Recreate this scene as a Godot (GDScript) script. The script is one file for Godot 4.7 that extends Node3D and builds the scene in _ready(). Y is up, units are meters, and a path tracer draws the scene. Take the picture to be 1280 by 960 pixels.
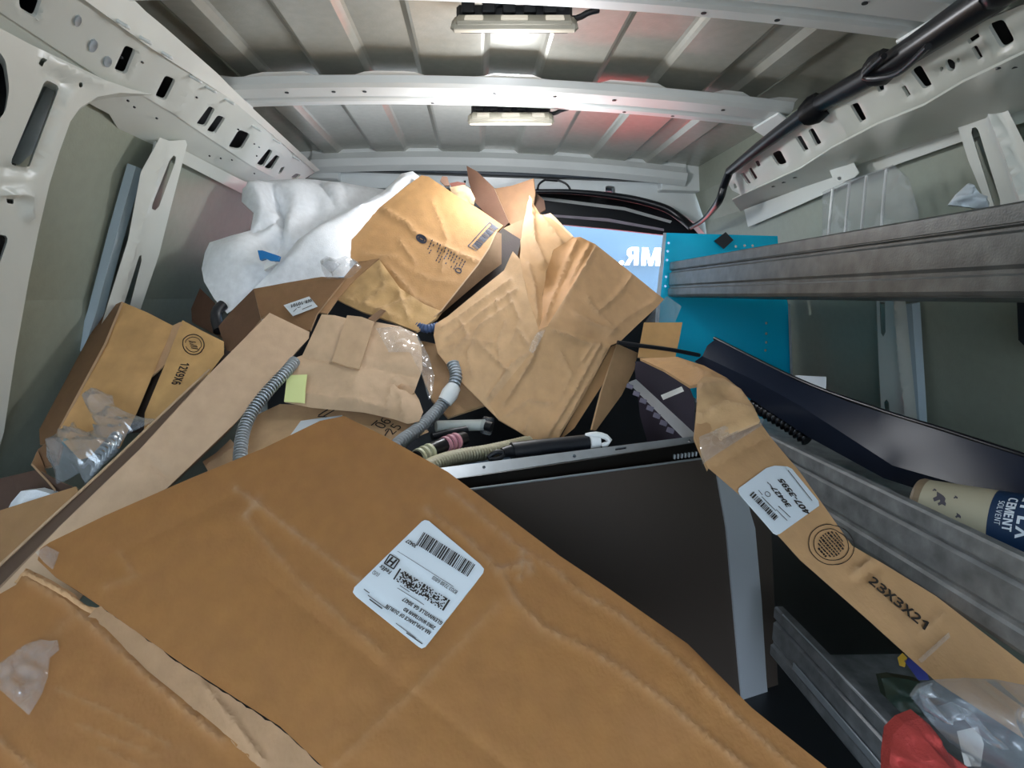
extends Node3D
# Inside of a cargo van seen from its open rear doors. Points are given as picture positions plus a depth or a plane and become real places in the van.
const F := 753.4
var cam_pos := Vector3(0, 1.2, 0)
var cb: Basis
var M := {}
var taken := {}
var rng := RandomNumberGenerator.new()
var fine := FastNoiseLite.new()

# ---------- helpers: places ----------
func ray(x: float, y: float) -> Vector3:
	return -cb.z + cb.x * ((x - 640.0) / F) - cb.y * ((y - 480.0) / F)
func P(x: float, y: float, d: float) -> Vector3:
	return cam_pos + ray(x, y) * d
func on(x: float, y: float, pl: Plane) -> Array:      # a picture position on a plane of the van -> [x, y, depth]
	var r := ray(x, y)
	var t: float = (pl.d - pl.normal.dot(cam_pos)) / pl.normal.dot(r)
	return [x, y, t]
func ons(pts: Array, pl: Plane) -> Array:
	var o := []
	for i in range(0, pts.size(), 2): o.append(on(pts[i], pts[i + 1], pl))
	return o
func proj(p: Vector3) -> Array:                        # a place in the van -> [x, y, depth]
	var q := cb.inverse() * (p - cam_pos)
	return [640.0 - q.x / q.z * F, 480.0 + q.y / q.z * F, -q.z]
func flat(pts: Array, d: float) -> Array:
	var o := []
	for i in range(0, pts.size(), 2): o.append([pts[i], pts[i + 1], d])
	return o
func lerpd(pts: Array, a: Array, b: Array, c: Array) -> Array:   # points on the plane through three [x, y, depth]
	var pl := Plane(P(a[0], a[1], a[2]), P(b[0], b[1], b[2]), P(c[0], c[1], c[2]))
	return ons(pts, pl)

# ---------- helpers: nodes ----------
func numbered(called: String) -> String:
	taken[called] = taken.get(called, 0) + 1
	return called if taken[called] == 1 else "%s_%03d" % [called, taken[called] - 1]
func tag(o: Node, label: String, category: String, group := "", kind := "") -> Node:
	o.set_meta("label", label)
	if category: o.set_meta("category", category)
	if group: o.set_meta("group", group)
	if kind: o.set_meta("kind", kind)
	return o
func thing(called: String, label: String, category: String, group := "") -> Node3D:
	var o := Node3D.new()
	o.name = numbered(called)
	add_child(o)
	tag(o, label, category, group)
	return o
func put(called: String, st: SurfaceTool, m: Material, parent: Node = null) -> MeshInstance3D:
	var o := MeshInstance3D.new()
	o.mesh = st.commit()
	o.material_override = m
	o.name = called if parent else numbered(called)
	(parent if parent else self).add_child(o, true)
	return o
func struct(called: String, st: SurfaceTool, m: Material, label: String, category: String) -> MeshInstance3D:
	var o := put(called, st, m)
	tag(o, label, category, "", "structure")
	return o
func settle(o: Node3D) -> void:                       # moves a thing's origin to its base; its parts stay where they are
	var box := AABB()
	var first := true
	for c in o.find_children("*", "MeshInstance3D", true, false):
		var t := Transform3D()
		var n: Node = c
		while n != o:
			t = n.transform * t
			n = n.get_parent()
		var b: AABB = t * c.get_aabb()
		box = b if first else box.merge(b)
		first = false
	var p := Vector3(box.get_center().x, box.position.y, box.get_center().z)
	o.position = p
	for c in o.get_children():
		if c is Node3D: c.position -= p
func begin() -> SurfaceTool:
	var st := SurfaceTool.new()
	st.begin(Mesh.PRIMITIVE_TRIANGLES)
	return st

# ---------- helpers: shapes ----------
func tri(st: SurfaceTool, a: Vector3, b: Vector3, c: Vector3, col := Color.WHITE) -> void:
	var n := (c - a).cross(b - a).normalized()
	for v in [a, b, c]:
		st.set_color(col); st.set_normal(n); st.add_vertex(v)
func quad(st: SurfaceTool, a: Vector3, b: Vector3, c: Vector3, d: Vector3, col := Color.WHITE) -> void:
	tri(st, a, b, c, col); tri(st, a, c, d, col)
func bx(st: SurfaceTool, t: Transform3D, size: Vector3, bev := 0.003, col := Color.WHITE) -> void:   # a box with chamfered edges
	var h := size / 2.0
	var b: float = min(bev, min(h.x, min(h.y, h.z)) * 0.9)
	for ax in 3:
		for s in [-1.0, 1.0]:
			var u := (ax + 1) % 3
			var v := (ax + 2) % 3
			var q := []
			for k in [[-1, -1], [1, -1], [1, 1], [-1, 1]]:
				var p := Vector3()
				p[ax] = s * h[ax]; p[u] = k[0] * (h[u] - b); p[v] = k[1] * (h[v] - b)
				q.append(t * p)
			if s > 0: quad(st, q[3], q[2], q[1], q[0], col)
			else: quad(st, q[0], q[1], q[2], q[3], col)
	for ax in 3:
		var u := (ax + 1) % 3
		var v := (ax + 2) % 3
		for su in [-1.0, 1.0]:
			for sv in [-1.0, 1.0]:
				var q := []
				for e in [-1.0, 1.0]:
					var p := Vector3()
					p[ax] = e * (h[ax] - b); p[u] = su * h[u]; p[v] = sv * (h[v] - b)
					q.append(t * p)
					p[u] = su * (h[u] - b); p[v] = sv * h[v]
					q.append(t * p)
				if su * sv > 0: quad(st, q[0], q[2], q[3], q[1], col)
				else: quad(st, q[1], q[3], q[2], q[0], col)
	for sx in [-1.0, 1.0]:
		for sy in [-1.0, 1.0]:
			for sz in [-1.0, 1.0]:
				var a := t * Vector3(sx * h.x, sy * (h.y - b), sz * (h.z - b))
				var c := t * Vector3(sx * (h.x - b), sy * h.y, sz * (h.z - b))
				var d := t * Vector3(sx * (h.x - b), sy * (h.y - b), sz * h.z)
				if sx * sy * sz > 0: tri(st, a, d, c, col)
				else: tri(st, a, c, d, col)
func tube(st: SurfaceTool, pts: Array, r, sides := 12, step := 0.0, rib := 0.0, period := 0.01, col := Color.WHITE, caps := true) -> void:   # r: radius or one radius per point; rib: depth of the corrugation
	var cv := Curve3D.new()
	for i in pts.size():
		var a: Vector3 = pts[max(i - 1, 0)]
		var b: Vector3 = pts[min(i + 1, pts.size() - 1)]
		var tn := (b - a) / 6.0
		cv.add_point(pts[i], -tn, tn)
	cv.bake_interval = 0.004
	var L := cv.get_baked_length()
	var s := step if step > 0.0 else 0.012
	var n := int(ceil(L / s))
	var rings := []
	var slopes := []
	var ups := Vector3.UP
	var norms := []
	for i in n + 1:
		var l := L * i / n
		var p := cv.sample_baked(l, true)
		var q := (cv.sample_baked(min(l + 0.003, L), true) - cv.sample_baked(max(l - 0.003, 0), true)).normalized()
		if i == 0:
			ups = q.cross(Vector3.UP if abs(q.y) < 0.9 else Vector3.RIGHT).normalized()
		ups = (ups - q * ups.dot(q)).normalized()
		var w := q.cross(ups)
		var rad: float
		if r is Array:
			var f: float = float(i) / n * (r.size() - 1)
			var k := int(min(f, r.size() - 2))
			rad = lerp(float(r[k]), float(r[k + 1]), f - k)
		else: rad = r
		if rib > 0.0: rad -= rib * (0.5 - 0.5 * cos(TAU * l / period))
		slopes.append(q * (-rib * 0.5 * sin(TAU * l / period) * TAU / period) * -1.0)
		var ring := []
		for j in sides:
			ring.append(p + (ups * cos(TAU * j / sides) + w * sin(TAU * j / sides)) * rad)
		rings.append(ring)
	st.set_smooth_group(-1 if rib < 0.0 else 1)
	for i in n:
		for j in sides:
			var k := (j + 1) % sides
			var a: Vector3 = rings[i][j]; var b: Vector3 = rings[i][k]; var c: Vector3 = rings[i + 1][k]; var d: Vector3 = rings[i + 1][j]
			var ca: Vector3 = _mid(rings[i]); var cc: Vector3 = _mid(rings[i + 1])
			var sa: Vector3 = slopes[i]; var sc: Vector3 = slopes[i + 1]
			for v in [[a, ca, sa], [c, cc, sc], [b, ca, sa], [a, ca, sa], [d, cc, sc], [c, cc, sc]]:
				st.set_color(col); st.set_normal(((v[0] - v[1]).normalized() - v[2]).normalized()); st.add_vertex(v[0])
	if caps:
		for e in [0, n]:
			var c := _mid(rings[e])
			for j in sides:
				var k := (j + 1) % sides
				if e == 0: tri(st, c, rings[e][j], rings[e][k], col)
				else: tri(st, c, rings[e][k], rings[e][j], col)
func _mid(ring: Array) -> Vector3:
	return (ring[0] + ring[ring.size() / 2]) / 2.0
func extrude(st: SurfaceTool, prof: Array, z0: float, z1: float, th: Vector2, seg := 1, col := Color.WHITE) -> void:   # a folded sheet: profile (x, y) run along z, with a thickness
	var n := prof.size()
	for s in seg:
		var a: float = lerp(z0, z1, float(s) / seg)
		var b: float = lerp(z0, z1, float(s + 1) / seg)
		for i in n - 1:
			var p: Vector2 = prof[i]; var q: Vector2 = prof[i + 1]
			quad(st, Vector3(p.x, p.y, a), Vector3(q.x, q.y, a), Vector3(q.x, q.y, b), Vector3(p.x, p.y, b), col)
			quad(st, Vector3(p.x, p.y, b) + Vector3(th.x, th.y, 0), Vector3(q.x, q.y, b) + Vector3(th.x, th.y, 0), Vector3(q.x, q.y, a) + Vector3(th.x, th.y, 0), Vector3(p.x, p.y, a) + Vector3(th.x, th.y, 0), col)
	for i in n - 1:
		var p: Vector2 = prof[i]; var q: Vector2 = prof[i + 1]
		for z in [z0, z1]:
			quad(st, Vector3(p.x, p.y, z), Vector3(q.x, q.y, z), Vector3(q.x, q.y, z) + Vector3(th.x, th.y, 0), Vector3(p.x, p.y, z) + Vector3(th.x, th.y, 0), col)
	for e in [0, n - 1]:
		var p: Vector2 = prof[e]
		quad(st, Vector3(p.x, p.y, z0), Vector3(p.x, p.y, z1), Vector3(p.x, p.y, z1) + Vector3(th.x, th.y, 0), Vector3(p.x, p.y, z0) + Vector3(th.x, th.y, 0), col)

# ---------- sheets: crumpled or plain panels with thickness, holes, creases ----------
func _seg(p: Vector2, a: Vector2, b: Vector2) -> float:
	return p.distance_to(Geometry2D.get_closest_point_to_segment(p, a, b))
func _line(p: Vector2, l: Array) -> float:
	var m := 1e9
	for i in range(0, l.size() - 2, 2):
		m = min(m, _seg(p, Vector2(l[i], l[i + 1]), Vector2(l[i + 2], l[i + 3])))
	return m
func _sline(p: Vector2, l: Array) -> float:            # the same, with the side of the line as sign
	var m := 1e9
	var sg := 1.0
	for i in range(0, l.size() - 2, 2):
		var a := Vector2(l[i], l[i + 1]); var b := Vector2(l[i + 2], l[i + 3])
		var d := _seg(p, a, b)
		if d < m:
			m = d
			sg = 1.0 if (b - a).cross(p - a) >= 0.0 else -1.0
	return m * sg
func _inv(s: Dictionary, p: Vector2) -> float:        # 1 / depth inside the outline, by mean value coordinates
	var po: PackedVector2Array = s.poly
	var iv: PackedFloat32Array = s.inv
	var n := po.size()
	for i in n:
		var a := po[i]; var b := po[(i + 1) % n]
		var c := Geometry2D.get_closest_point_to_segment(p, a, b)
		if c.distance_squared_to(p) < 1e-4:
			var t: float = a.distance_to(c) / max(a.distance_to(b), 1e-6)
			return lerp(iv[i], iv[(i + 1) % n], t)
	var tw := 0.0
	var tv := 0.0
	var tans := PackedFloat32Array()
	for i in n:
		var a := po[i] - p; var b := po[(i + 1) % n] - p
		tans.append(tan(a.angle_to(b) / 2.0))
	for i in n:
		var w := (tans[(i + n - 1) % n] + tans[i]) / p.distance_to(po[i])
		tw += w; tv += w * iv[i]
	return tv / tw
func surf(s: Dictionary, x: float, y: float, lift := 0.0) -> Vector3:
	var p := Vector2(x, y)
	var q := cam_pos + ray(x, y) / _inv(s, p)
	return q + s.n * (_disp(s, p, q) + lift)
func _disp(s: Dictionary, p: Vector2, q: Vector3) -> float:
	var o: Dictionary = s.o
	var h := 0.0
	if o.has("amp"):
		var k: FastNoiseLite = s.noise
		h += o.amp * k.get_noise_3dv(q * 100.0)
	if o.has("amp2"): h += o.amp2 * fine.get_noise_3dv(q * 100.0)
	for c in o.get("creases", []):
		var d := _sline(p, c[0])
		var w: float = c[2] * (1.0 if d > 0.0 else 0.45)
		if abs(d) < w: h += c[1] * pow(1.0 - abs(d) / w, 1.3)
	for hp in s.get("lips", []):
		var d := 1e9
		for i in hp.size(): d = min(d, _seg(p, hp[i], hp[(i + 1) % hp.size()]))
		if d < 5.0: h += o.lip * (1.0 - d / 5.0)
	for c in o.get("knots", []):
		var d: float = p.distance_squared_to(Vector2(c[0], c[1])) / (c[3] * c[3])
		if d < 6.0: h += c[2] * exp(-d)
	var fade: float = o.get("fade", 6.0)
	if fade > 0.0:
		var e := 1e9
		var po: PackedVector2Array = s.poly
		for i in po.size(): e = min(e, _seg(p, po[i], po[(i + 1) % po.size()]))
		h *= clamp(e / fade, 0.0, 1.0)
	return h
func _resample(pts: PackedVector2Array, cell: float) -> PackedVector2Array:
	var o := PackedVector2Array()
	for i in pts.size():
		var a := pts[i]; var b := pts[(i + 1) % pts.size()]
		var k: int = max(1, int(round(a.distance_to(b) / cell)))
		for j in k: o.append(a.lerp(b, float(j) / k))
	return o
func sheet(st: SurfaceTool, poly: Array, o := {}) -> Dictionary:
	var s := {"poly": PackedVector2Array(), "inv": PackedFloat32Array(), "o": o}
	for v in poly:
		s.poly.append(Vector2(v[0], v[1])); s.inv.append(1.0 / v[2])
	var area := 0.0
	for i in s.poly.size(): area += s.poly[i].cross(s.poly[(i + 1) % s.poly.size()])
	if area < 0.0:
		s.poly.reverse(); s.inv.reverse()
	var nn := Vector3()
	var mid := Vector2()
	var n0: int = s.poly.size()
	for i in n0:
		var a: Vector3 = ray(s.poly[i].x, s.poly[i].y) / s.inv[i]
		var b: Vector3 = ray(s.poly[(i + 1) % n0].x, s.poly[(i + 1) % n0].y) / s.inv[(i + 1) % n0]
		nn += a.cross(b)
		mid += s.poly[i] / n0
	nn = -nn.normalized()
	if nn.dot(ray(mid.x, mid.y)) > 0.0: nn = -nn
	s.n = nn
	var cell: float = o.get("cell", 8.0)
	if o.has("amp"):
		var k := FastNoiseLite.new()
		k.seed = o.get("seed", 1)
		k.noise_type = FastNoiseLite.TYPE_SIMPLEX
		k.frequency = o.get("freq", 0.08)
		k.fractal_type = FastNoiseLite.FRACTAL_RIDGED if o.get("ridge", false) else FastNoiseLite.FRACTAL_FBM
		k.fractal_octaves = o.get("oct", 2)
		s.noise = k
	rng.seed = o.get("seed", 1)
	var bd := _resample(s.poly, cell)
	if o.has("rag"):
		for i in bd.size(): bd[i] += Vector2(rng.randf_range(-1, 1), rng.randf_range(-1, 1)) * o.rag
	var pts := bd.duplicate()
	var loops := [[0, bd.size()]]
	var holes := []
	var lip_pts := PackedVector2Array()
	for h in o.get("holes", []):
		var hp := PackedVector2Array()
		for i in range(0, h.size(), 2): hp.append(Vector2(h[i], h[i + 1]))
		var ar := 0.0
		for i in hp.size(): ar += hp[i].cross(hp[(i + 1) % hp.size()])
		if ar > 0.0: hp.reverse()
		if o.has("hole_scale"):
			var hc := Vector2()
			for v in hp: hc += v / hp.size()
			for i in hp.size(): hp[i] = hc + (hp[i] - hc) * o.hole_scale
		hp = _round(hp, o.get("hole_round", 0.3))
		hp = _resample(hp, min(cell, 4.0))
		holes.append(hp)
		if o.has("lip") and hp.size() > 5:
			if not s.has("lips"): s.lips = []
			s.lips.append(hp)
			for i in hp.size():
				var hv: Vector2 = (hp[i] - hp[(i + hp.size() / 2) % hp.size()]).normalized() * 4.5
				lip_pts.append(hp[i] + hv)
		loops.append([pts.size(), hp.size()])
		pts.append_array(hp)
	var lo := Vector2(1e9, 1e9)
	var hi := -lo
	for v in bd:
		lo = lo.min(v); hi = hi.max(v)
	var extra := lip_pts
	for c in o.get("creases", []):
		var l: Array = c[0]
		for i in range(0, l.size() - 2, 2):
			var a := Vector2(l[i], l[i + 1]); var b := Vector2(l[i + 2], l[i + 3])
			var k: int = max(1, int(a.distance_to(b) / (cell * 0.7)))
			for j in k: extra.append(a.lerp(b, (j + 0.5) / k))
	var row := 0
	var y := lo.y + cell * 0.5
	while y < hi.y:
		var x := lo.x + (0.25 if row % 2 else 0.75) * cell
		while x < hi.x:
			extra.append(Vector2(x, y) + Vector2(rng.randf_range(-1, 1), rng.randf_range(-1, 1)) * cell * 0.12)
			x += cell
		y += cell * 0.87
		row += 1
	for p in extra:
		if not Geometry2D.is_point_in_polygon(p, bd): continue
		var ok := true
		for hp in holes:
			if Geometry2D.is_point_in_polygon(p, hp): ok = false
			else:
				for i in hp.size():
					if _seg(p, hp[i], hp[(i + 1) % hp.size()]) < cell * 0.3: ok = false
			if not ok: break
		if not ok: continue
		var e := 1e9
		for i in bd.size(): e = min(e, bd[i].distance_squared_to(p))
		if e < cell * cell * 0.16: continue
		pts.append(p)
	var ix := Geometry2D.triangulate_delaunay(pts)
	var np := pts.size()
	var pos := PackedVector3Array()
	var cols := PackedColorArray()
	var col: Color = o.get("col", Color.WHITE)
	var worn: Color = o.get("worn", Color(0.52, 0.34, 0.20))
	for i in np:
		var p := pts[i]
		var q := cam_pos + ray(p.x, p.y) / _inv(s, p)
		pos.append(q + nn * _disp(s, p, q))
		var c := col
		if o.has("mottle"): c = c * (1.0 + o.mottle * fine.get_noise_3dv(q * 40.0))
		for cr in o.get("creases", []):
			if cr.size() > 3:
				var d: float = _line(p, cr[0]) / (cr[2] * 0.45)
				if d < 2.2: c = c.lerp(worn, cr[3] * exp(-d * d) * clamp(0.75 + fine.get_noise_3dv(q * 160.0), 0.0, 1.0))
		c.a = 1.0
		cols.append(c)
	var ext := nn * -float(o.get("thick", 0.004))
	if o.has("ext"):
		ext = ray(mid.x, mid.y).normalized() * float(o.ext) + o.get("lean", Vector3.ZERO)
	var tris := []
	var nor := PackedVector3Array()
	nor.resize(np)
	for t in range(0, ix.size(), 3):
		var a := ix[t]; var b := ix[t + 1]; var c := ix[t + 2]
		var m := (pts[a] + pts[b] + pts[c]) / 3.0
		if not Geometry2D.is_point_in_polygon(m, bd): continue
		var ok := true
		for hp in holes:
			if Geometry2D.is_point_in_polygon(m, hp): ok = false
		if not ok: continue
		var cr := (pts[b] - pts[a]).cross(pts[c] - pts[a])
		if abs(cr) < 0.02: continue
		if cr < 0.0:
			var w := b; b = c; c = w
		tris.append([a, b, c])
		var fn := (pos[c] - pos[a]).cross(pos[b] - pos[a])
		nor[a] += fn; nor[b] += fn; nor[c] += fn
	for i in np: nor[i] = nor[i].normalized() if nor[i].length() > 0.0 else nn
	for t in tris:
		for i in t:
			st.set_color(cols[i]); st.set_normal(nor[i]); st.add_vertex(pos[i])
		for i in [t[0], t[2], t[1]]:
			st.set_color(o.get("back_col", cols[i])); st.set_normal(-nor[i]); st.add_vertex(pos[i] + ext)
	var ec: Color = o.get("edge_col", col)
	for l in loops:
		for i in l[1]:
			var a: int = l[0] + i
			var b: int = l[0] + (i + 1) % int(l[1])
			quad(st, pos[b], pos[a], pos[a] + ext, pos[b] + ext, ec)
	s.pos = pos
	return s
func _round(p: PackedVector2Array, f: float) -> PackedVector2Array:   # rounds the corners of a hole
	if f <= 0.0 or p.size() > 8: return p
	var o := PackedVector2Array()
	for i in p.size():
		var a := p[(i + p.size() - 1) % p.size()]; var b := p[i]; var c := p[(i + 1) % p.size()]
		var k: float = min(a.distance_to(b), b.distance_to(c)) * f
		var u := b + (a - b).normalized() * k
		var v := b + (c - b).normalized() * k
		for j in 4:
			var t := j / 3.0
			o.append(u.lerp(b, t).lerp(b.lerp(v, t), t))
	return o
func oval(x: float, y: float, rx: float, ry: float, turn := 0.0, n := 12) -> Array:
	var o := []
	for i in n:
		var v := Vector2(cos(TAU * i / n) * rx, sin(TAU * i / n) * ry).rotated(turn)
		o.append(x + v.x); o.append(y + v.y)
	return o

# ---------- print on sheets ----------
func frame(s: Dictionary, x: float, y: float, rx: float, ry: float, lift := 0.0012) -> Transform3D:   # a place on a sheet with x along (rx, ry) and z out of it
	var r := Vector2(rx, ry).normalized() * 8.0
	var a := surf(s, x - r.x, y - r.y); var b := surf(s, x + r.x, y + r.y)
	var w := Vector2(-r.y, r.x)
	var c := surf(s, x - w.x, y - w.y); var d := surf(s, x + w.x, y + w.y)
	var ux := (b - a).normalized()
	var n := (c - d).cross(b - a).normalized() * -1.0
	if n.dot(ray(x, y)) > 0.0: n = -n
	var uy := n.cross(ux).normalized()
	return Transform3D(Basis(ux, uy, n), surf(s, x, y) + n * lift)
func write(parent: Node, s: Dictionary, text: String, x: float, y: float, rx: float, ry: float, hpx: float, m: Material, bold := true, lift := 0.0012, called := "lettering", xs := 1.0) -> MeshInstance3D:
	var t := frame(s, x, y, rx, ry, lift)
	t.basis.x *= xs
	var w := Vector2(-ry, rx).normalized() * hpx * 0.5
	var h := surf(s, x - w.x, y - w.y).distance_to(surf(s, x + w.x, y + w.y))
	var tm := TextMesh.new()
	var f := SystemFont.new()
	f.font_names = PackedStringArray(["Droid Sans"])
	if bold: f.font_weight = 700
	tm.font = f
	tm.text = text
	tm.font_size = 32
	tm.pixel_size = h / 23.0
	tm.depth = 0.0003
	tm.curve_step = 3.0
	var o := MeshInstance3D.new()
	o.mesh = tm
	o.material_override = m
	o.transform = t
	o.name = called
	parent.add_child(o, true)
	return o
func bars(st: SurfaceTool, s: Dictionary, x: float, y: float, rx: float, ry: float, len_px: float, h_px: float, n: int, lift := 0.0012, seedv := 3) -> void:   # a bar code
	rng.seed = seedv
	var r := Vector2(rx, ry).normalized()
	var w := Vector2(-r.y, r.x)
	var at := 0.0
	var unit := len_px / n
	while at < len_px:
		var b := unit * float([0.4, 0.4, 0.8, 1.1][rng.randi() % 4])
		var c := Vector2(x, y) + r * (at - len_px / 2.0)
		var q := []
		for k in [[0, -0.5], [1, -0.5], [1, 0.5], [0, 0.5]]:
			var v: Vector2 = c + r * b * k[0] + w * h_px * k[1]
			q.append(surf(s, v.x, v.y, lift))
		quad(st, q[0], q[1], q[2], q[3])
		at += b + unit * float([0.35, 0.5, 0.9][rng.randi() % 3])
func strip(st: SurfaceTool, s: Dictionary, x0: float, y0: float, x1: float, y1: float, wpx: float, lift := 0.0012) -> void:   # a printed line
	var r := Vector2(x1 - x0, y1 - y0).normalized()
	var w := Vector2(-r.y, r.x) * wpx / 2.0
	var k: int = max(1, int(Vector2(x0, y0).distance_to(Vector2(x1, y1)) / 6.0))
	for i in k:
		var a := Vector2(x0, y0).lerp(Vector2(x1, y1), float(i) / k)
		var b := Vector2(x0, y0).lerp(Vector2(x1, y1), float(i + 1) / k)
		quad(st, surf(s, a.x - w.x, a.y - w.y, lift), surf(s, b.x - w.x, b.y - w.y, lift), surf(s, b.x + w.x, b.y + w.y, lift), surf(s, a.x + w.x, a.y + w.y, lift))
func ring(st: SurfaceTool, s: Dictionary, x: float, y: float, rx: float, ry: float, turn: float, wpx: float, lift := 0.0012) -> void:
	var p := oval(x, y, rx, ry, turn, 36)
	for i in 36:
		var j := (i + 1) % 36
		strip(st, s, p[i * 2], p[i * 2 + 1], p[j * 2], p[j * 2 + 1], wpx, lift)

# ---------- materials ----------
func noise_tex(freq: float, lo: float, hi: float, seedv: int, oct := 4, size := 512) -> NoiseTexture2D:
	var n := FastNoiseLite.new()
	n.seed = seedv
	n.frequency = freq
	n.fractal_octaves = oct
	var t := NoiseTexture2D.new()
	t.width = size; t.height = size; t.seamless = true
	t.noise = n
	var g := Gradient.new()
	g.colors = PackedColorArray([Color(lo, lo, lo), Color(hi, hi, hi)])
	t.color_ramp = g
	return t
func bump_tex(freq: float, seedv: int, k := 4.0) -> NoiseTexture2D:
	var n := FastNoiseLite.new()
	n.seed = seedv
	n.frequency = freq
	n.fractal_octaves = 3
	var t := NoiseTexture2D.new()
	t.width = 512; t.height = 512; t.seamless = true
	t.as_normal_map = true
	t.bump_strength = k
	t.noise = n
	return t
func mat(called: String, c: Color, rough: float, metal := 0.0, tex: Texture2D = null, scale := Vector3.ONE, nrm: Texture2D = null, nk := 0.3) -> StandardMaterial3D:
	var m := StandardMaterial3D.new()
	m.resource_name = called
	m.albedo_color = c
	m.roughness = rough
	m.metallic = metal
	m.vertex_color_use_as_albedo = true
	if tex or nrm:
		m.uv1_triplanar = true
		m.uv1_world_triplanar = false
		m.uv1_scale = scale
		if tex: m.albedo_texture = tex
		if nrm:
			m.normal_enabled = true
			m.normal_texture = nrm
			m.normal_scale = nk
	M[called] = m
	return m
func lin(r: int, g: int, b: int) -> Color:
	return Color(r / 255.0, g / 255.0, b / 255.0).srgb_to_linear()
func rgb8(r: int, g: int, b: int) -> Color:
	return Color(r / 255.0, g / 255.0, b / 255.0)

# ---------- the van ----------
func _ready() -> void:
	# camera, sky, light, exposure
	cb = Basis(Vector3.UP, deg_to_rad(-3.5)) * Basis(Vector3.RIGHT, deg_to_rad(-8.24)) * Basis(Vector3.BACK, deg_to_rad(1.3))
	var cam := Camera3D.new()
	cam.name = "camera"
	cam.fov = 65.0
	cam.near = 0.02
	cam.transform = Transform3D(cb, cam_pos)
	add_child(cam)
	cam.current = true
	var we := WorldEnvironment.new()
	we.name = "environment"
	var env := Environment.new()
	var sky := Sky.new()
	var sm := ProceduralSkyMaterial.new()
	sm.sky_top_color = Color(0.80, 0.90, 1.0)
	sm.sky_horizon_color = Color(0.88, 0.94, 1.0)
	sm.ground_horizon_color = Color(0.58, 0.60, 0.62)
	sm.ground_bottom_color = Color(0.46, 0.48, 0.50)
	sm.sky_energy_multiplier = 1.0
	sm.ground_energy_multiplier = 1.0
	sky.sky_material = sm
	env.background_mode = Environment.BG_SKY
	env.sky = sky
	env.background_energy_multiplier = 2.7
	env.tonemap_mode = Environment.TONE_MAPPER_LINEAR
	env.tonemap_exposure = 3.6
	env.sdfgi_enabled = true
	env.ssao_enabled = true
	env.ssil_enabled = true
	we.environment = env
	add_child(we)
	fine.seed = 11
	fine.frequency = 0.35
	fine.fractal_octaves = 3
	materials()
	shell()
	rails()
	pillars()
	front()
	roof_things()
	shelving()
	appliance()
	big_boxes()
	small_things()

func materials() -> void:
	var grain := noise_tex(0.02, 0.91, 1.0, 5)
	var even := noise_tex(0.03, 0.95, 1.0, 15)
	var fibre := bump_tex(0.12, 6, 3.0)
	var spots := noise_tex(0.006, 0.92, 1.0, 8, 5)
	var rub := noise_tex(0.01, 0.72, 1.0, 9, 5)
	mat("paint", rgb8(224, 227, 219), 0.32, 0.0, spots, Vector3.ONE * 0.9)
	mat("bow_paint", rgb8(228, 233, 232), 0.30, 0.0, spots, Vector3.ONE * 0.9)
	mat("wall_paint", rgb8(158, 164, 148), 0.46, 0.1, even, Vector3.ONE * 2.0, fibre, 0.08)
	mat("roof_paint", rgb8(178, 178, 168), 0.27, 0.3, even, Vector3.ONE * 2.0, fibre, 0.06)
	mat("cardboard", Color.WHITE, 0.78, 0.0, grain, Vector3.ONE * 3.0, fibre, 0.13)
	mat("ink", rgb8(38, 30, 24), 0.7)
	mat("ink_blue", rgb8(40, 46, 62), 0.6)
	mat("white_paper", rgb8(212, 218, 222), 0.45)
	mat("yellow_paper", rgb8(226, 230, 158), 0.5)
	mat("plain", Color.WHITE, 0.5)
	mat("black_plastic", rgb8(26, 28, 33), 0.40)
	mat("black_gloss", rgb8(20, 21, 26), 0.32)
	mat("foam", rgb8(242, 245, 248), 0.85, 0.0, grain, Vector3.ONE * 4.0, fibre, 0.4)
	mat("steel", rgb8(200, 202, 206), 0.36, 0.5)
	mat("dark_steel", rgb8(84, 73, 66), 0.36, 0.4)
	mat("zinc", rgb8(190, 198, 204), 0.38, 0.7, spots, Vector3.ONE * 8.0)
	mat("aluminium", rgb8(170, 172, 172), 0.38, 0.3, rub, Vector3.ONE * 4.0, fibre, 0.1)
	mat("teal", rgb8(0, 188, 226), 0.26, 0.3)
	mat("trim_plastic", rgb8(30, 36, 50), 0.34)
	mat("bezel", rgb8(150, 144, 130), 0.5)
	mat("grey_hose", rgb8(196, 206, 214), 0.5)
	mat("cream_hose", rgb8(214, 208, 178), 0.5)
	mat("white_plastic", rgb8(226, 228, 226), 0.4)
	mat("blue_plastic", rgb8(30, 122, 190), 0.35)
	mat("red_cloth", rgb8(170, 58, 52), 0.9, 0.0, grain, Vector3.ONE * 6.0, fibre, 0.6)
	for k in [["clear", Color(0.9, 0.93, 0.95, 0.07), 0.06], ["glass", Color(0.85, 0.93, 0.97, 0.06), 0.02], ["film", Color(0.68, 0.71, 0.74, 0.15), 0.08]]:
		var m := mat(k[0], k[1], k[2])
		m.vertex_color_use_as_albedo = false
		m.transparency = BaseMaterial3D.TRANSPARENCY_ALPHA
		m.cull_mode = BaseMaterial3D.CULL_DISABLED
	for k in [["lens", rgb8(255, 246, 226), 0.16], ["sign_glow", rgb8(255, 255, 255), 0.9]]:
		var m := mat(k[0], k[1], 0.4)
		m.emission_enabled = true
		m.emission = k[1]
		m.emission_energy_multiplier = k[2]
		if k[0] == "lens": m.albedo_color = rgb8(110, 106, 98)  # the lens glow is added, the lamps are off

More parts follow.
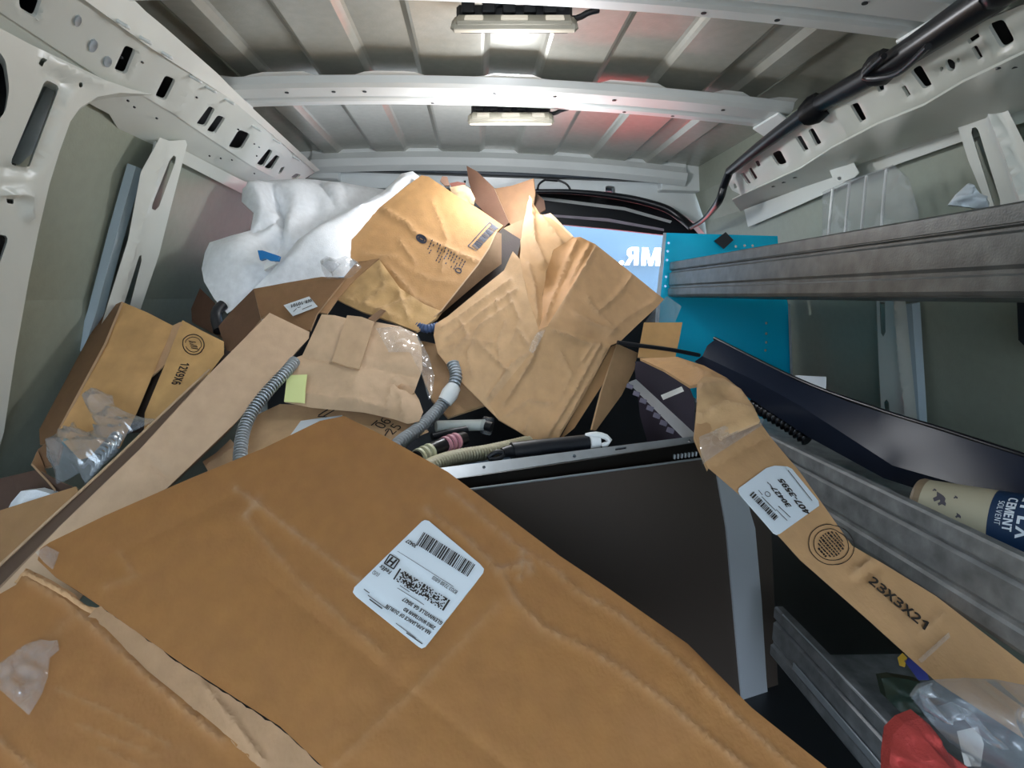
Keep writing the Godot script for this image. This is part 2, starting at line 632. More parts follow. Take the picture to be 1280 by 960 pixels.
const ZR := 1.2
const ZF := -2.68
func arch(x: float) -> float:
	return 0.03 * (1.0 - pow((x - 0.1) / 0.75, 2.0))
func rib(x: float) -> float:                           # pressed ribs of the roof skin: raised and lowered bands
	var e := [-0.64, -0.566, -0.43, -0.295, -0.16, 0.014, 0.155, 0.32, 0.47, 0.625, 0.70, 0.78]
	var h := 0.0
	for i in e.size():
		var s := 1.0 if i % 2 == 0 else -1.0
		h += s * clamp((x - e[i]) / 0.016 + 0.5, 0.0, 1.0)
	return -0.013 * h
func shell() -> void:
	var st := begin()
	extrude(st, [Vector2(-1.03, 0.28), Vector2(-0.99, 0.8), Vector2(-0.93, 1.17), Vector2(-0.80, 1.55), Vector2(-0.765, 1.66), Vector2(-0.74, 1.84)], ZF, ZR, Vector2(-0.02, 0))
	struct("wall_left", st, M.wall_paint, "grey-green inner side panel behind the left pillars", "wall")
	st = begin()
	extrude(st, [Vector2(1.22, 0.28), Vector2(1.17, 0.86), Vector2(1.08, 1.19), Vector2(1.0, 1.545), Vector2(0.95, 1.66), Vector2(0.93, 1.84)], ZF, ZR, Vector2(0.02, 0))
	struct("wall_right", st, M.wall_paint, "grey-green inner side panel behind the metal shelving", "wall")
	st = begin()
	extrude(st, [Vector2(-1.06, 0.30), Vector2(1.24, 0.30)], -3.6, ZR, Vector2(0, -0.03))
	struct("floor", st, M.black_plastic, "dark cargo floor under the piled boxes", "floor")
	st = begin()
	var prof := []
	for i in 241:
		var x: float = lerp(-0.76, 0.95, i / 240.0)
		prof.append(Vector2(x, 1.775 + arch(x) + rib(x)))
	extrude(st, prof, ZF, ZR, Vector2(0, 0.012))
	struct("ceiling", st, M.roof_paint, "ribbed bare metal roof skin above the cross bows", "ceiling")
	st = begin()
	bx(st, Transform3D(Basis(), Vector3(0.92, 1.05, ZR + 0.03)), Vector3(0.68, 1.6, 0.05), 0.01)  # unseen door panel added to darken the foreground
	struct("door_1", st, M.wall_paint, "added door panel behind the viewer, unseen, shading the foreground", "door")
	# cross bows: a folded channel run across the roof
	var n := 0
	for b in [[-1.65, 0.0, "roof bow across the middle of the roof, with the smaller lamp behind it"], [-1.045, 0.0, "nearest roof bow at the top edge, with the larger lamp on it"]]:
		st = begin()
		var z: float = b[0]
		var prof2 := [[0.022, 0.030], [0.006, 0.026], [0.0, 0.010], [-0.012, 0.002], [-0.075, 0.0], [-0.082, 0.014], [-0.098, 0.016], [-0.106, 0.004], [-0.115, 0.0], [-0.145, 0.0], [-0.153, 0.008], [-0.160, 0.042], [-0.178, 0.046]]
		var k := 60
		for i in k:
			var x0: float = lerp(-0.665, 0.835, float(i) / k)
			var x1: float = lerp(-0.665, 0.835, float(i + 1) / k)
			for j in prof2.size() - 1:
				var q := []
				for c in [[x0, j], [x1, j], [x1, j + 1], [x0, j + 1]]:
					var wob: float = 0.8 * rib(c[0]) if c[1] == 0 else 0.0
					q.append(Vector3(c[0], 1.70 + arch(c[0]) + prof2[c[1]][1] + wob * 0.5, z + prof2[c[1]][0] + wob))
				quad(st, q[0], q[1], q[2], q[3])
		n += 1
		var o := struct("trim_%d" % n, st, M.bow_paint, b[2], "roof bow")
		st = begin()
		for x in [-0.5, -0.38, -0.3, -0.13, 0.04, 0.2, 0.36, 0.41, 0.55, 0.66]:
			var zz := z - (0.04 if int(x * 100) % 2 == 0 else 0.13)
			st = begin()
			tube(st, [Vector3(x, 1.70 + arch(x) + 0.004, zz), Vector3(x, 1.70 + arch(x) - 0.0008, zz)], 0.0052, 10)
			put("rivet_hole_plug", st, M.black_plastic, o)  # black plug stands in for the shade inside a rivet hole
		st = begin()
		for s in [[-0.665, -1], [0.835, 1]]:                # gussets at the ends
			st = begin()
			bx(st, Transform3D(Basis(Vector3.BACK, 0.5 * s[1] * -1.0), Vector3(s[0] - s[1] * 0.01, 1.685, z - 0.075)), Vector3(0.07, 0.008, 0.15), 0.003)
			put("gusset", st, M.bow_paint, o)

var rail_l: Plane
var rail_r: Plane
func rails() -> void:
	rail_l = Plane(Vector3(-0.63, 1.68, 0), Vector3(-0.70, 1.62, 0), Vector3(-0.63, 1.68, -1))
	var st := begin()
	var holes := [[28, -6, 53, -6, 45, 21, 28, 11], [158, 61, 169, 66, 158, 92, 146, 87], [208, 98, 219, 103, 208, 125, 197, 120], [262, 136, 268, 139, 258, 158, 248, 155], [273, 147, 281, 150, 270, 167, 261, 164],
		[300, 165, 312, 170, 302, 187, 288, 184], [336, 189, 340, 191, 331, 208, 323, 205], [345, 196, 349, 198, 340, 212, 333, 210], [352, 211, 356, 210, 352, 217, 349, 218], [371, 218, 376, 220, 370, 224, 365, 222]]
	var face := [proj(Vector3(-0.63, 1.68, -0.42))] + ons([106, 0, 187, 59, 290, 125, 394, 215, 380, 224, 344, 223, 312, 206, 244, 161, 216, 142, 166, 112, 134, 103], rail_l) + [proj(Vector3(-0.70, 1.62, -0.42))]
	sheet(st, face, {"cell": 10.0, "thick": 0.006, "holes": holes, "hole_scale": 1.2, "lip": -0.003, "creases": [[[28, -20, 60, -20, 50, 26, 22, 12], 0.003, 5.0], [[176, 64, 160, 98], 0.003, 6.0], [[240, 105, 218, 142], 0.004, 7.0]], "fade": 3.0})
	var o := struct("trim_3", st, M.paint, "white perforated roof rail along the left side", "roof rail")
	st = begin()
	var pl := Plane(Vector3(-0.70, 1.62, 0), Vector3(-0.80, 1.55, 0), Vector3(-0.70, 1.62, -1))
	sheet(st, [proj(Vector3(-0.70, 1.62, -0.42))] + ons([134, 103, 166, 112, 216, 142, 244, 161, 312, 206, 344, 223, 380, 224, 350, 246, 300, 236, 232, 200, 200, 184, 150, 165, 137, 143, 109, 128], pl) + [proj(Vector3(-0.80, 1.55, -0.42))], {"cell": 12.0, "thick": 0.005})
	sheet(st, ons([195, 178, 215, 180, 300, 224, 360, 250, 362, 262, 300, 241, 228, 204, 192, 192], Plane(Vector3(-0.772, 1.56, 0), Vector3(-0.80, 1.50, 0), Vector3(-0.772, 1.56, -1))), {"cell": 10.0, "thick": 0.005, "fade": 3.0})
	put("underside", st, M.paint, o)
	st = begin()
	sheet(st, ons([-180, -260, 106, 0, 187, 59, 290, 125, 394, 215, 380, 226, 312, 206, 216, 142, 134, 108, 37, 66, -220, 34], Plane(Vector3(-0.655, 1.70, 0), Vector3(-0.725, 1.64, 0), Vector3(-0.655, 1.70, -1))), {"cell": 24.0, "thick": 0.004})
	put("shade_backing", st, M.black_plastic, o)  # black sheet put behind the rail holes to make them dark
	# toothed strip between rail and roof
	st = begin()
	sheet(st, [proj(Vector3(-0.63, 1.68, -0.42))] + ons([106, 0, 187, 59, 290, 125, 394, 215, 400, 213, 310, 130, 272, 92, 206, 34, 182, 14], Plane(Vector3(-0.63, 1.68, 0), Vector3(-0.60, 1.745, 0), Vector3(-0.63, 1.68, -1))) + [proj(Vector3(-0.60, 1.745, -0.42))], {"cell": 10.0, "thick": 0.004})
	put("flange", st, M.paint, o)
	st = begin()
	extrude(st, [Vector2(-0.60, 1.745), Vector2(-0.63, 1.68), Vector2(-0.70, 1.62), Vector2(-0.80, 1.55)], -0.42, ZR, Vector2(-0.004, 0.002))
	put("rail_end", st, M.paint, o)
	for g in [[150, 28], [178, 48], [205, 67], [243, 98], [262, 111], [285, 126], [320, 160], [345, 176], [370, 198]]:
		st = begin()
		var fp := Plane(Vector3(-0.63, 1.68, 0), Vector3(-0.60, 1.745, 0), Vector3(-0.63, 1.68, -1))
		var u := on(g[0], g[1], fp)
		bx(st, Transform3D(Basis(Vector3.BACK, -0.5), P(u[0], u[1], u[2] - 0.004)), Vector3(0.035, 0.006, 0.012), 0.002)
		put("tab", st, M.bow_paint, o)
	for g in [[98, 27, 4.0, 7.0], [117, 58, 5.0, 8.0], [135, 78, 5.0, 6.5]]:
		st = begin()
		sheet(st, ons(oval(g[0], g[1], g[2], g[3], 0.3), Plane(rail_l.normal, rail_l.d + (0.003 if rail_l.normal.dot(cam_pos) > rail_l.d else -0.003))), {"cell": 3.0, "thick": 0.003, "fade": 2.0, "knots": [[g[0], g[1], -0.002, 3.0]]})
		put("grommet", st, M.zinc, o)
	st = begin()
	for g in [[152, 72], [178, 78], [160, 126], [168, 134], [246, 122], [298, 162], [318, 180], [324, 184], [321, 195], [262, 195], [276, 198], [290, 200], [196, 148], [318, 217]]:
		var pln := rail_l
		var a := on(g[0], g[1], pln)
		bx(st, Transform3D(Basis(Vector3.BACK, 0.7), P(a[0], a[1], a[2] - 0.003)), Vector3(0.004, 0.004, 0.006), 0.001)
		put("small_hole_plug", st, M.black_plastic, o)  # black plug painted in for the dark of a small hole
		st = begin()
	# right rail
	rail_r = Plane(Vector3(0.80, 1.66, 0), Vector3(0.90, 1.56, 0), Vector3(0.80, 1.66, -1))
	st = begin()
	var hr := [[1232, 33, 1252, 25, 1267, 53, 1250, 63], [1207, 52, 1221, 43, 1223, 48, 1210, 57], [1212, 62, 1219, 58, 1227, 73, 1221, 77], oval(1186, 83, 6, 8, -0.4), oval(1196, 77, 2.2, 3), oval(1175, 88, 2.2, 3), [1136, 91, 1149, 82, 1164, 108, 1153, 113],
		[1125, 110, 1130, 108, 1137, 120, 1133, 123], [1093, 108, 1103, 106, 1104, 114, 1097, 117], [1061, 133, 1071, 129, 1082, 150, 1074, 155], [1009, 164, 1015, 161, 1026, 180, 1019, 184], [993, 173, 1000, 170, 1010, 188, 1004, 191], [962, 194, 974, 188, 983, 205, 972, 209],
		[934, 213, 938, 210, 946, 223, 942, 227], [924, 218, 929, 216, 938, 230, 934, 232], [941, 204, 947, 201, 950, 208, 945, 211], [916, 231, 918, 230, 921, 235, 918, 237]]
	sheet(st, [proj(Vector3(0.80, 1.66, -0.5))] + ons([1280, 5, 1170, 52, 1099, 92, 1024, 138, 914, 216, 908, 226, 915, 238, 927, 244, 1000, 211, 1040, 185, 1096, 156, 1155, 132, 1202, 104, 1290, 62], rail_r) + [proj(Vector3(0.90, 1.56, -0.5))], {"cell": 10.0, "thick": 0.006, "holes": hr, "hole_scale": 1.0, "lip": -0.003, "fade": 3.0, "creases": [[[1222, 30, 1244, 72, 1280, 60], 0.004, 7.0], [[1126, 92, 1150, 124, 1172, 112], 0.003, 6.0], [[1046, 140, 1064, 176], 0.004, 7.0]]})
	extrude(st, [Vector2(0.80, 1.66), Vector2(0.90, 1.56), Vector2(0.99, 1.545)], -0.5, ZR, Vector2(0.004, 0.002))
	o = struct("trim_4", st, M.paint, "white perforated roof rail along the right side, under the black cable loom", "roof rail")
	st = begin()
	sheet(st, ons([927, 244, 1000, 211, 1040, 185, 1096, 156, 1155, 132, 1202, 104, 1290, 62], Plane(Vector3(0.90, 1.56, 0), Vector3(0.985, 1.545, 0), Vector3(0.90, 1.56, -1))) + [proj(Vector3(0.90, 1.56, -0.5)), proj(Vector3(0.985, 1.545, -0.5))] + ons([1290, 134, 1205, 161, 1080, 203, 999, 242, 930, 270, 915, 250], Plane(Vector3(0.90, 1.56, 0), Vector3(0.985, 1.545, 0), Vector3(0.90, 1.56, -1))), {"cell": 12.0, "thick": 0.005, "fade": 4.0, "knots": [[1240, 92, 0.012, 26], [1120, 160, 0.012, 22], [1060, 180, 0.010, 18]]})
	sheet(st, ons([930, 262, 999, 236, 1080, 198, 1205, 156, 1290, 129, 1420, 80, 1420, 110, 1290, 150, 1205, 176, 1080, 220, 1000, 256, 935, 284], Plane(Vector3(0.975, 1.56, 0), Vector3(0.99, 1.50, 0), Vector3(0.975, 1.56, -1))), {"cell": 10.0, "thick": 0.005, "fade": 3.0})
	put("underside", st, M.paint, o)
	st = begin()
	sheet(st, ons([1460, -110, 1280, 5, 1170, 52, 1024, 138, 914, 216, 927, 246, 1000, 213, 1096, 158, 1202, 106, 1290, 64, 1500, -10], Plane(Vector3(0.825, 1.685, 0), Vector3(0.925, 1.585, 0), Vector3(0.825, 1.685, -1))), {"cell": 24.0, "thick": 0.004})
	put("shade_backing", st, M.black_plastic, o)  # black backing gives the right rail holes their shade
	st = begin()
	for g in [[1108, 164], [1125, 152], [1127, 170], [1106, 169], [980, 228], [994, 222], [967, 233], [1250, 85], [1270, 84], [1258, 92]]:
		var a := on(g[0], g[1], Plane(Vector3(0.90, 1.56, 0), Vector3(0.985, 1.545, 0), Vector3(0.90, 1.56, -1)))
		bx(st, Transform3D(Basis(Vector3.BACK, 0.2), P(a[0], a[1], a[2] - 0.002)), Vector3(0.012, 0.003, 0.006), 0.001)
		put("small_hole_plug", st, M.black_plastic, o)  # black plug in place of a shaded hole
		st = begin()

func wl(inward: float) -> Plane:
	return Plane(Vector3(-0.93 + inward, 1.17, 0), Vector3(-0.80 + inward, 1.55, 0), Vector3(-0.93 + inward, 1.17, -1))
func wr(inward: float) -> Plane:
	return Plane(Vector3(1.08 - inward, 1.19, 0), Vector3(1.0 - inward, 1.545, 0), Vector3(1.08 - inward, 1.19, -1))
func pillars() -> void:
	# middle pillar on the left
	var st := begin()
	var slots := [[217, 194, 220, 196, 219, 203, 199, 258, 194, 263, 190, 261, 191, 254, 212, 200], [174, 320, 177, 319, 177, 326, 160, 392, 152, 394, 155, 380]]
	sheet(st, ons([200, 172, 212, 176, 232, 175, 234, 181, 213, 262, 199, 318, 176, 386, 160, 470, 122, 520, 90, 520, 122, 420, 160, 300, 176, 215], wl(0.05)), {"cell": 9.0, "ext": 0.045, "holes": slots, "hole_round": 0.0, "fade": 4.0, "creases": [[[206, 180, 178, 270, 140, 400], 0.008, 9.0]]})
	var o := struct("trim_5", st, M.paint, "slotted white pillar in the middle of the left side wall", "pillar")
	st = begin()
	sheet(st, ons([170, 208, 179, 212, 160, 280, 146, 330, 128, 400, 117, 440, 104, 440, 120, 392, 146, 292], wl(0.03)), {"cell": 6.0, "thick": 0.02, "amp": 0.003, "freq": 0.3, "fade": 2.0, "col": lin(168, 182, 190)})
	put("sealing_foam", st, M.plain, o)
	# rear left pillar with its arch
	st = begin()
	var p := [proj(Vector3(-0.855 + 0.40 * 0.342, 1.57, -0.45))] + ons([37, 55, 134, 101, 166, 112, 190, 118, 150, 116, 122, 121, 100, 135, 88, 152, 75, 188, 62, 230, 48, 290, 36, 350, 20, 440, 5, 540, -40, 700], wl(0.075)) + [proj(Vector3(-0.855 - 0.57 * 0.342, 0.60, -0.70)), proj(Vector3(-0.855 - 0.57 * 0.342, 0.60, -0.45))]
	sheet(st, p, {"cell": 10.0, "ext": 0.05, "holes": [[-70, 62, -6, 58, 7, 75, 12, 110, 7, 140, -20, 170, -90, 190], [-90, 300, -20, 292, 12, 294, -4, 340, -24, 410, -100, 470], [57, 99, 75, 108, 37, 211, 12, 206], [48, 80, 52, 71, 57, 74, 53, 84], [8, 248, 17, 249, 17, 255, 9, 254], oval(101, 106, 2.5, 3.5)], "fade": 5.0, "creases": [[[60, 92, 84, 104, 42, 216, 4, 212], -0.010, 8.0], [[0, 240, 34, 240, 36, 274], 0.012, 7.0], [[60, 68, 100, 90, 130, 104], 0.01, 12.0]]})
	o = struct("trim_6", st, M.paint, "rear left pillar with a long slanted slot, at the picture's left edge", "pillar")
	st = begin()
	sheet(st, ons([60, 104, 70, 110, 42, 190, 24, 206, 14, 203], wl(0.02)), {"cell": 8.0, "thick": 0.004})
	put("inner_panel", st, M.zinc, o)
	# dark window seen past the pillar
	st = begin()
	sheet(st, ons([-150, 40, 20, 50, 20, 300, -4, 420, -150, 500], wl(0.012)), {"cell": 20.0, "thick": 0.006})
	struct("window_2", st, M.black_gloss, "dark window glass at the far left edge", "window")
	# right side: upper pillar, bracket, lower pillar
	st = begin()
	sheet(st, ons([1192, 142, 1208, 131, 1244, 125, 1258, 134, 1282, 182, 1310, 260, 1330, 330, 1262, 330, 1225, 236, 1210, 200], wr(0.05)), {"cell": 8.0, "ext": 0.045, "fade": 4.0, "hole_round": 0.0, "holes": [[1215, 160, 1219, 159, 1223, 163, 1250, 250, 1250, 270, 1244, 262, 1214, 166]], "creases": [[[1238, 130, 1262, 190, 1290, 270], 0.012, 11.0]]})
	sheet(st, ons([1094, 330, 1124, 330, 1133, 385, 1139, 450, 1150, 560, 1165, 700, 1118, 700, 1104, 560, 1098, 450], wr(0.04)), {"cell": 8.0, "ext": 0.035, "fade": 4.0, "hole_round": 0.0, "holes": [[1091.5 + 8, 377, 1106, 378, 1107, 415, 1104, 421, 1101, 416], [1105, 503, 1108, 499, 1111, 503, 1112, 520, 1107, 520]], "creases": [[[1118, 340, 1127, 450, 1140, 560], 0.008, 8.0]]})
	o = struct("trim_7", st, M.paint, "white slotted pillar of the right side wall, behind the metal shelves", "pillar")
	st = begin()
	sheet(st, ons([1132, 380, 1140, 380, 1149, 520, 1152, 600, 1144, 600, 1140, 500], wr(0.03)), {"cell": 6.0, "thick": 0.02, "amp": 0.003, "freq": 0.3, "fade": 2.0, "col": lin(168, 182, 190)})
	put("sealing_foam", st, M.plain, o)
	st = begin()
	sheet(st, ons([1035, 208, 1048, 202, 1067, 203, 1074, 216, 1068, 222, 1052, 228, 1042, 226], wr(0.06)), {"cell": 5.0, "ext": 0.055, "fade": 3.0, "holes": [oval(1049, 223, 2.5, 2.5)]})
	struct("trim_8", st, M.paint, "short white bracket stub below the right roof rail", "bracket")
	st = begin()
	sheet(st, ons([1271, 376, 1300, 376, 1310, 450, 1284, 436, 1273, 425], wr(0.06)), {"cell": 6.0, "ext": 0.05})
	struct("trim_9", st, M.black_plastic, "black edge of a strap panel at the far right below the upper shelf", "trim")

func front() -> void:
	var zp := Plane(Vector3(0, 0, 1), -2.69)
	var st := begin()
	sheet(st, ons([300, 200, 385, 208, 500, 204, 620, 206, 760, 214, 885, 229, 960, 234, 965, 640, 900, 640, 900, 330, 885, 297, 868, 278, 850, 266, 826, 255, 781, 246, 719, 239, 669, 236, 560, 234, 420, 236, 375, 250, 365, 640, 280, 640], zp), {"cell": 14.0, "ext": 0.10, "fade": 4.0, "holes": [[757, 232, 769, 233, 769, 244, 757, 243], oval(581, 227, 1.5, 1.5)], "creases": [[[390, 214, 620, 212, 760, 220, 880, 236], 0.012, 8.0]]})
	struct("wall_front", st, M.bow_paint, "white header panel above the opening to the cab", "wall")
	st = begin()                                       # bright drip edge between roof and header
	for i in 40:
		var x0: float = lerp(-0.68, 0.88, i / 40.0); var x1: float = lerp(-0.68, 0.88, (i + 1) / 40.0)
		var y0 := 1.705 + arch(x0); var y1 := 1.705 + arch(x1)
		for q in [[[0.0, 0.0], [-0.02, -0.02]], [[0.0, 0.028], [0.0, 0.0]], [[-0.05, 0.10], [0.0, 0.028]], [[0.01, 0.028], [0.0, 0.0]], [[-0.02, 0.13], [-0.02, 0.02]]]:
			quad(st, Vector3(x0, y0 + q[0][1], -2.60 + q[0][0]), Vector3(x1, y1 + q[0][1], -2.60 + q[0][0]), Vector3(x1, y1 + q[1][1], -2.60 + q[1][0]), Vector3(x0, y0 + q[1][1], -2.60 + q[1][0]))
	struct("trim_10", st, M.bow_paint, "bright bent edge where the roof meets the front header", "roof bow")
	st = begin()
	bx(st, Transform3D(Basis(), Vector3(-0.69, 1.745, -2.66)), Vector3(0.22, 0.16, 0.06), 0.004)
	bx(st, Transform3D(Basis(), Vector3(0.89, 1.745, -2.66)), Vector3(0.22, 0.16, 0.06), 0.004)
	struct("trim_13", st, M.bow_paint, "corner plates where the roof rails meet the front header", "trim")
	# cab: headliner, sides, dash
	st = begin()
	sheet(st, ons([300, 225, 420, 232, 669, 232, 781, 242, 850, 262, 900, 300, 900, 340, 850, 300, 832, 294, 760, 286, 705, 281, 560, 277, 400, 280, 300, 300], Plane(Vector3(0, 0, 1), -2.92)), {"cell": 12.0, "thick": 0.03})
	var o := struct("trim_11", st, M.black_gloss, "black seal and headliner edge above the windscreen", "trim")
	st = begin()
	sheet(st, ons([420, 240, 678, 246, 781, 259, 840, 276, 838, 279, 781, 263, 678, 250, 420, 244], Plane(Vector3(0, 0, 1), -2.91)), {"cell": 8.0, "thick": 0.004, "fade": 0.0})
	sheet(st, ons([500, 263, 690, 268, 760, 273, 830, 286, 830, 289, 760, 277, 690, 271, 500, 266], Plane(Vector3(0, 0, 1), -2.91)), {"cell": 8.0, "thick": 0.004, "fade": 0.0, "col": lin(205, 190, 205)})
	put("piping", st, M.white_plastic, o)
	st = begin()
	bx(st, Transform3D(Basis(), Vector3(0.1, 1.72, -3.1)), Vector3(2.2, 0.03, 0.9))
	bx(st, Transform3D(Basis(), Vector3(-1.02, 1.0, -3.1)), Vector3(0.04, 1.5, 0.9))
	bx(st, Transform3D(Basis(), Vector3(1.22, 1.0, -3.1)), Vector3(0.04, 1.5, 0.9))
	bx(st, Transform3D(Basis(), Vector3(0.1, 0.75, -3.35)), Vector3(2.2, 0.35, 0.45), 0.05)
	struct("trim_12", st, M.black_plastic, "dark cab lining and dashboard around the windscreen", "cab lining")
	st = begin()
	bx(st, Transform3D(Basis(Vector3.RIGHT, -0.35), Vector3(0.1, 1.3, -3.5)), Vector3(2.2, 0.95, 0.006), 0.001)
	struct("window_1", st, M.glass, "windscreen seen through the cab, pale daylight behind it", "window")
	st = begin()
	bx(st, Transform3D(Basis(), Vector3(0.1, 0.745, -2.64)), Vector3(2.0, 0.89, 0.03), 0.008)  # added panel, keeps windscreen light out of the gaps between boxes
	struct("added_partition", st, M.black_plastic, "added dark half-height panel behind the pile, blocks windscreen light in the gaps", "partition")
	# across the street: pale wall with a lit sign, unseen red panel added to tint the roof pink
	var b := thing("building", "pale blue shop front outside the windscreen", "building")
	st = begin()
	bx(st, Transform3D(Basis(), Vector3(0.6, 2.38, -6.1)), Vector3(9.0, 2.4, 0.2), 0.02)
	put("pale_wall", st, mat("pale_wall", rgb8(76, 98, 116), 0.6), b)
	st = begin()
	bx(st, Transform3D(Basis(), Vector3(1.25, 0.0, -6.06)), Vector3(1.1, 2.0, 0.2), 0.02)
	put("red_reflector", st, mat("red_reflector", rgb8(245, 92, 84), 0.6), b)  # unseen reflector added for the pink on the roof
	var t := TextMesh.new()
	var f := SystemFont.new()
	f.font_names = PackedStringArray(["Droid Sans"])
	f.font_weight = 700
	t.font = f
	t.text = "MR."
	t.font_size = 32
	t.pixel_size = 0.17 / 23.0
	t.depth = 0.03
	var s := MeshInstance3D.new()
	s.name = "sign_lettering"
	s.mesh = t
	s.material_override = M.sign_glow
	s.transform = Transform3D(Basis(Vector3.UP, PI), P(800, 321, 5.86))
	s.set_meta("label", "glowing white letters seen mirrored through the windscreen")
	b.add_child(s, true)
	settle(b)

func roof_things() -> void:
	for L in [[643.0, 31.0, 1.17, 0.245, "larger dome lamp on the nearest roof bow, beige bezel with three lenses"], [638.5, 149.0, 1.72, 0.245, "farther dome lamp behind the middle roof bow, smaller in view"]]:
		var o := thing("dome_lamp", L[4], "lamp", "dome lamps on the roof bows")
		var k: float = L[2]
		var t := Transform3D(cb * Basis(Vector3.RIGHT, -0.75), P(L[0], L[1], k))
		var st := begin()
		bx(st, t, Vector3(L[3], 0.055, 0.016), 0.007)
		bx(st, t * Transform3D(Basis(), Vector3(0, 0, 0.004)), Vector3(L[3] - 0.02, 0.045, 0.016), 0.004)
		put("bezel", st, M.bezel, o)
		for x in [-0.078, 0.0, 0.078]:
			st = begin()
			bx(st, t * Transform3D(Basis(), Vector3(x, -0.004, 0.0125)), Vector3(0.052 if x == 0.0 else 0.036, 0.022, 0.006), 0.002)
			put("lens", st, M.lens, o)
		st = begin()
		bx(st, Transform3D(cb, P(L[0], L[1], k)) * Transform3D(Basis(), Vector3(0, 0.032, -0.035)), Vector3(L[3] * 0.93, 0.035, 0.05), 0.006)
		for x in [-0.09, -0.05, -0.01, 0.03, 0.07]:
			bx(st, Transform3D(cb, P(L[0], L[1], k)) * Transform3D(Basis(), Vector3(x, 0.036, -0.006)), Vector3(0.026, 0.022, 0.014), 0.002)
		put("housing", st, M.black_plastic, o)
		st = begin()
		var q := Transform3D(cb, P(L[0], L[1], k))
		tube(st, [q * Vector3(0.10, 0.03, -0.03), q * Vector3(0.125, 0.025, -0.02), q * Vector3(0.145, 0.03, -0.01), q * Vector3(0.165, 0.036, -0.012)], 0.006, 8)
		tube(st, [q * Vector3(-0.04, 0.045, -0.015), q * Vector3(0.0, 0.055, 0.0), q * Vector3(0.05, 0.058, 0.0), q * Vector3(0.1, 0.035, -0.02)], 0.009, 8)
		put("cable", st, M.black_plastic, o)
		settle(o)
		var sp := OmniLight3D.new()
		sp.name = "added_fill_light"  # added fill below the unlit lamp, brightens roof and pile
		sp.light_color = Color(0.97, 0.98, 1.0)
		sp.light_energy = 0.022 if k < 1.5 else 0.07
		sp.omni_range = 6.0
		sp.omni_attenuation = 2.0
		sp.light_size = 0.05
		sp.shadow_enabled = true
		sp.position = t * Vector3(0, 0, 0.012) + Vector3(0, -0.11, 0.0)
		add_child(sp)
	# loom along the right rail
	var st := begin()
	tube(st, [Vector3(0.79, 1.66, 0.9), Vector3(0.79, 1.66, 0.0), P(1330, -60, 0.80), P(1240, -5, 0.92), P(1140, 62, 1.10), P(1090, 93, 1.22), P(1020, 133, 1.42), P(960, 176, 1.66), P(912, 214, 1.95)], [0.032, 0.032, 0.032, 0.032, 0.031, 0.028, 0.022, 0.018, 0.014], 12)
	var o := thing("cable_loom", "thick black cable loom running along the right roof rail to the front", "cable loom")
	put("sleeve", st, M.black_gloss, o)
	st = begin()
	for c in [[1100, 86, 1.20], [1016, 138, 1.43]]:
		st = begin()
		tube(st, [P(c[0] + 12, c[1] - 9, c[2] - 0.02), P(c[0], c[1], c[2]), P(c[0] - 10, c[1] + 6, c[2] + 0.02)], [0.030, 0.034, 0.026], 10)
		put("clamp", st, M.black_plastic, o)
	put("clamp", st, M.black_plastic, o)
	st = begin()
	tube(st, [P(912, 214, 1.95), P(905, 232, 2.0), P(898, 252, 2.05), P(880, 274, 2.35), P(864, 284, 2.5)], [0.014, 0.013, 0.011, 0.010, 0.009], 8)
	tube(st, [P(1105, 70, 1.12), P(1080, 96, 1.2), P(1120, 92, 1.12), P(1160, 58, 1.0)], 0.006, 8)
	put("cable", st, M.black_gloss, o)
	settle(o)
	st = begin()
	tube(st, [P(864, 284, 2.52), P(850, 272, 2.56), P(828, 259, 2.58), P(781, 247, 2.6), P(719, 240, 2.6), P(669, 239, 2.6), P(600, 238, 2.6)], [0.016, 0.016, 0.015, 0.012, 0.010, 0.008, 0.008], 8)
	tube(st, [P(672, 238, 2.6), P(674, 230, 2.6), P(684, 224, 2.6), P(694, 224.5, 2.6), P(708, 230, 2.6), P(714, 240, 2.6)], 0.0045, 8)
	tube(st, [P(682, 224, 2.6), P(697, 225, 2.6)], 0.008, 8)
	tag(put("wiring_harness", st, M.black_gloss), "black wiring harness clipped under the front header with a small looped wire", "cable")
	st = begin()
	sheet(st, flat([613, 222, 618, 220, 654, 221, 658, 224, 656, 233, 640, 235, 618, 234, 614, 230], 2.60), {"cell": 5.0, "thick": 0.02, "fade": 2.0, "col": lin(62, 74, 70)})
	tag(put("grab_handle", st, M.plain), "dark grey-green oblong cover on the front header behind the brown flaps", "cover")

func card(r: int, g: int, b: int, o := {}) -> Dictionary:      # options of a cardboard sheet: colour, cut edge, inside
	var c := lin(r, g, b)
	var l := c.get_luminance()
	c = c.lerp(Color(l, l, l), o.get("pale", 0.0))
	var d := {"col": c, "edge_col": c.lerp(lin(214, 184, 146), 0.35), "back_col": c, "mottle": 0.07, "amp2": 0.0012, "cell": 9.0, "thick": 0.005}
	d.merge(o, true)
	return d

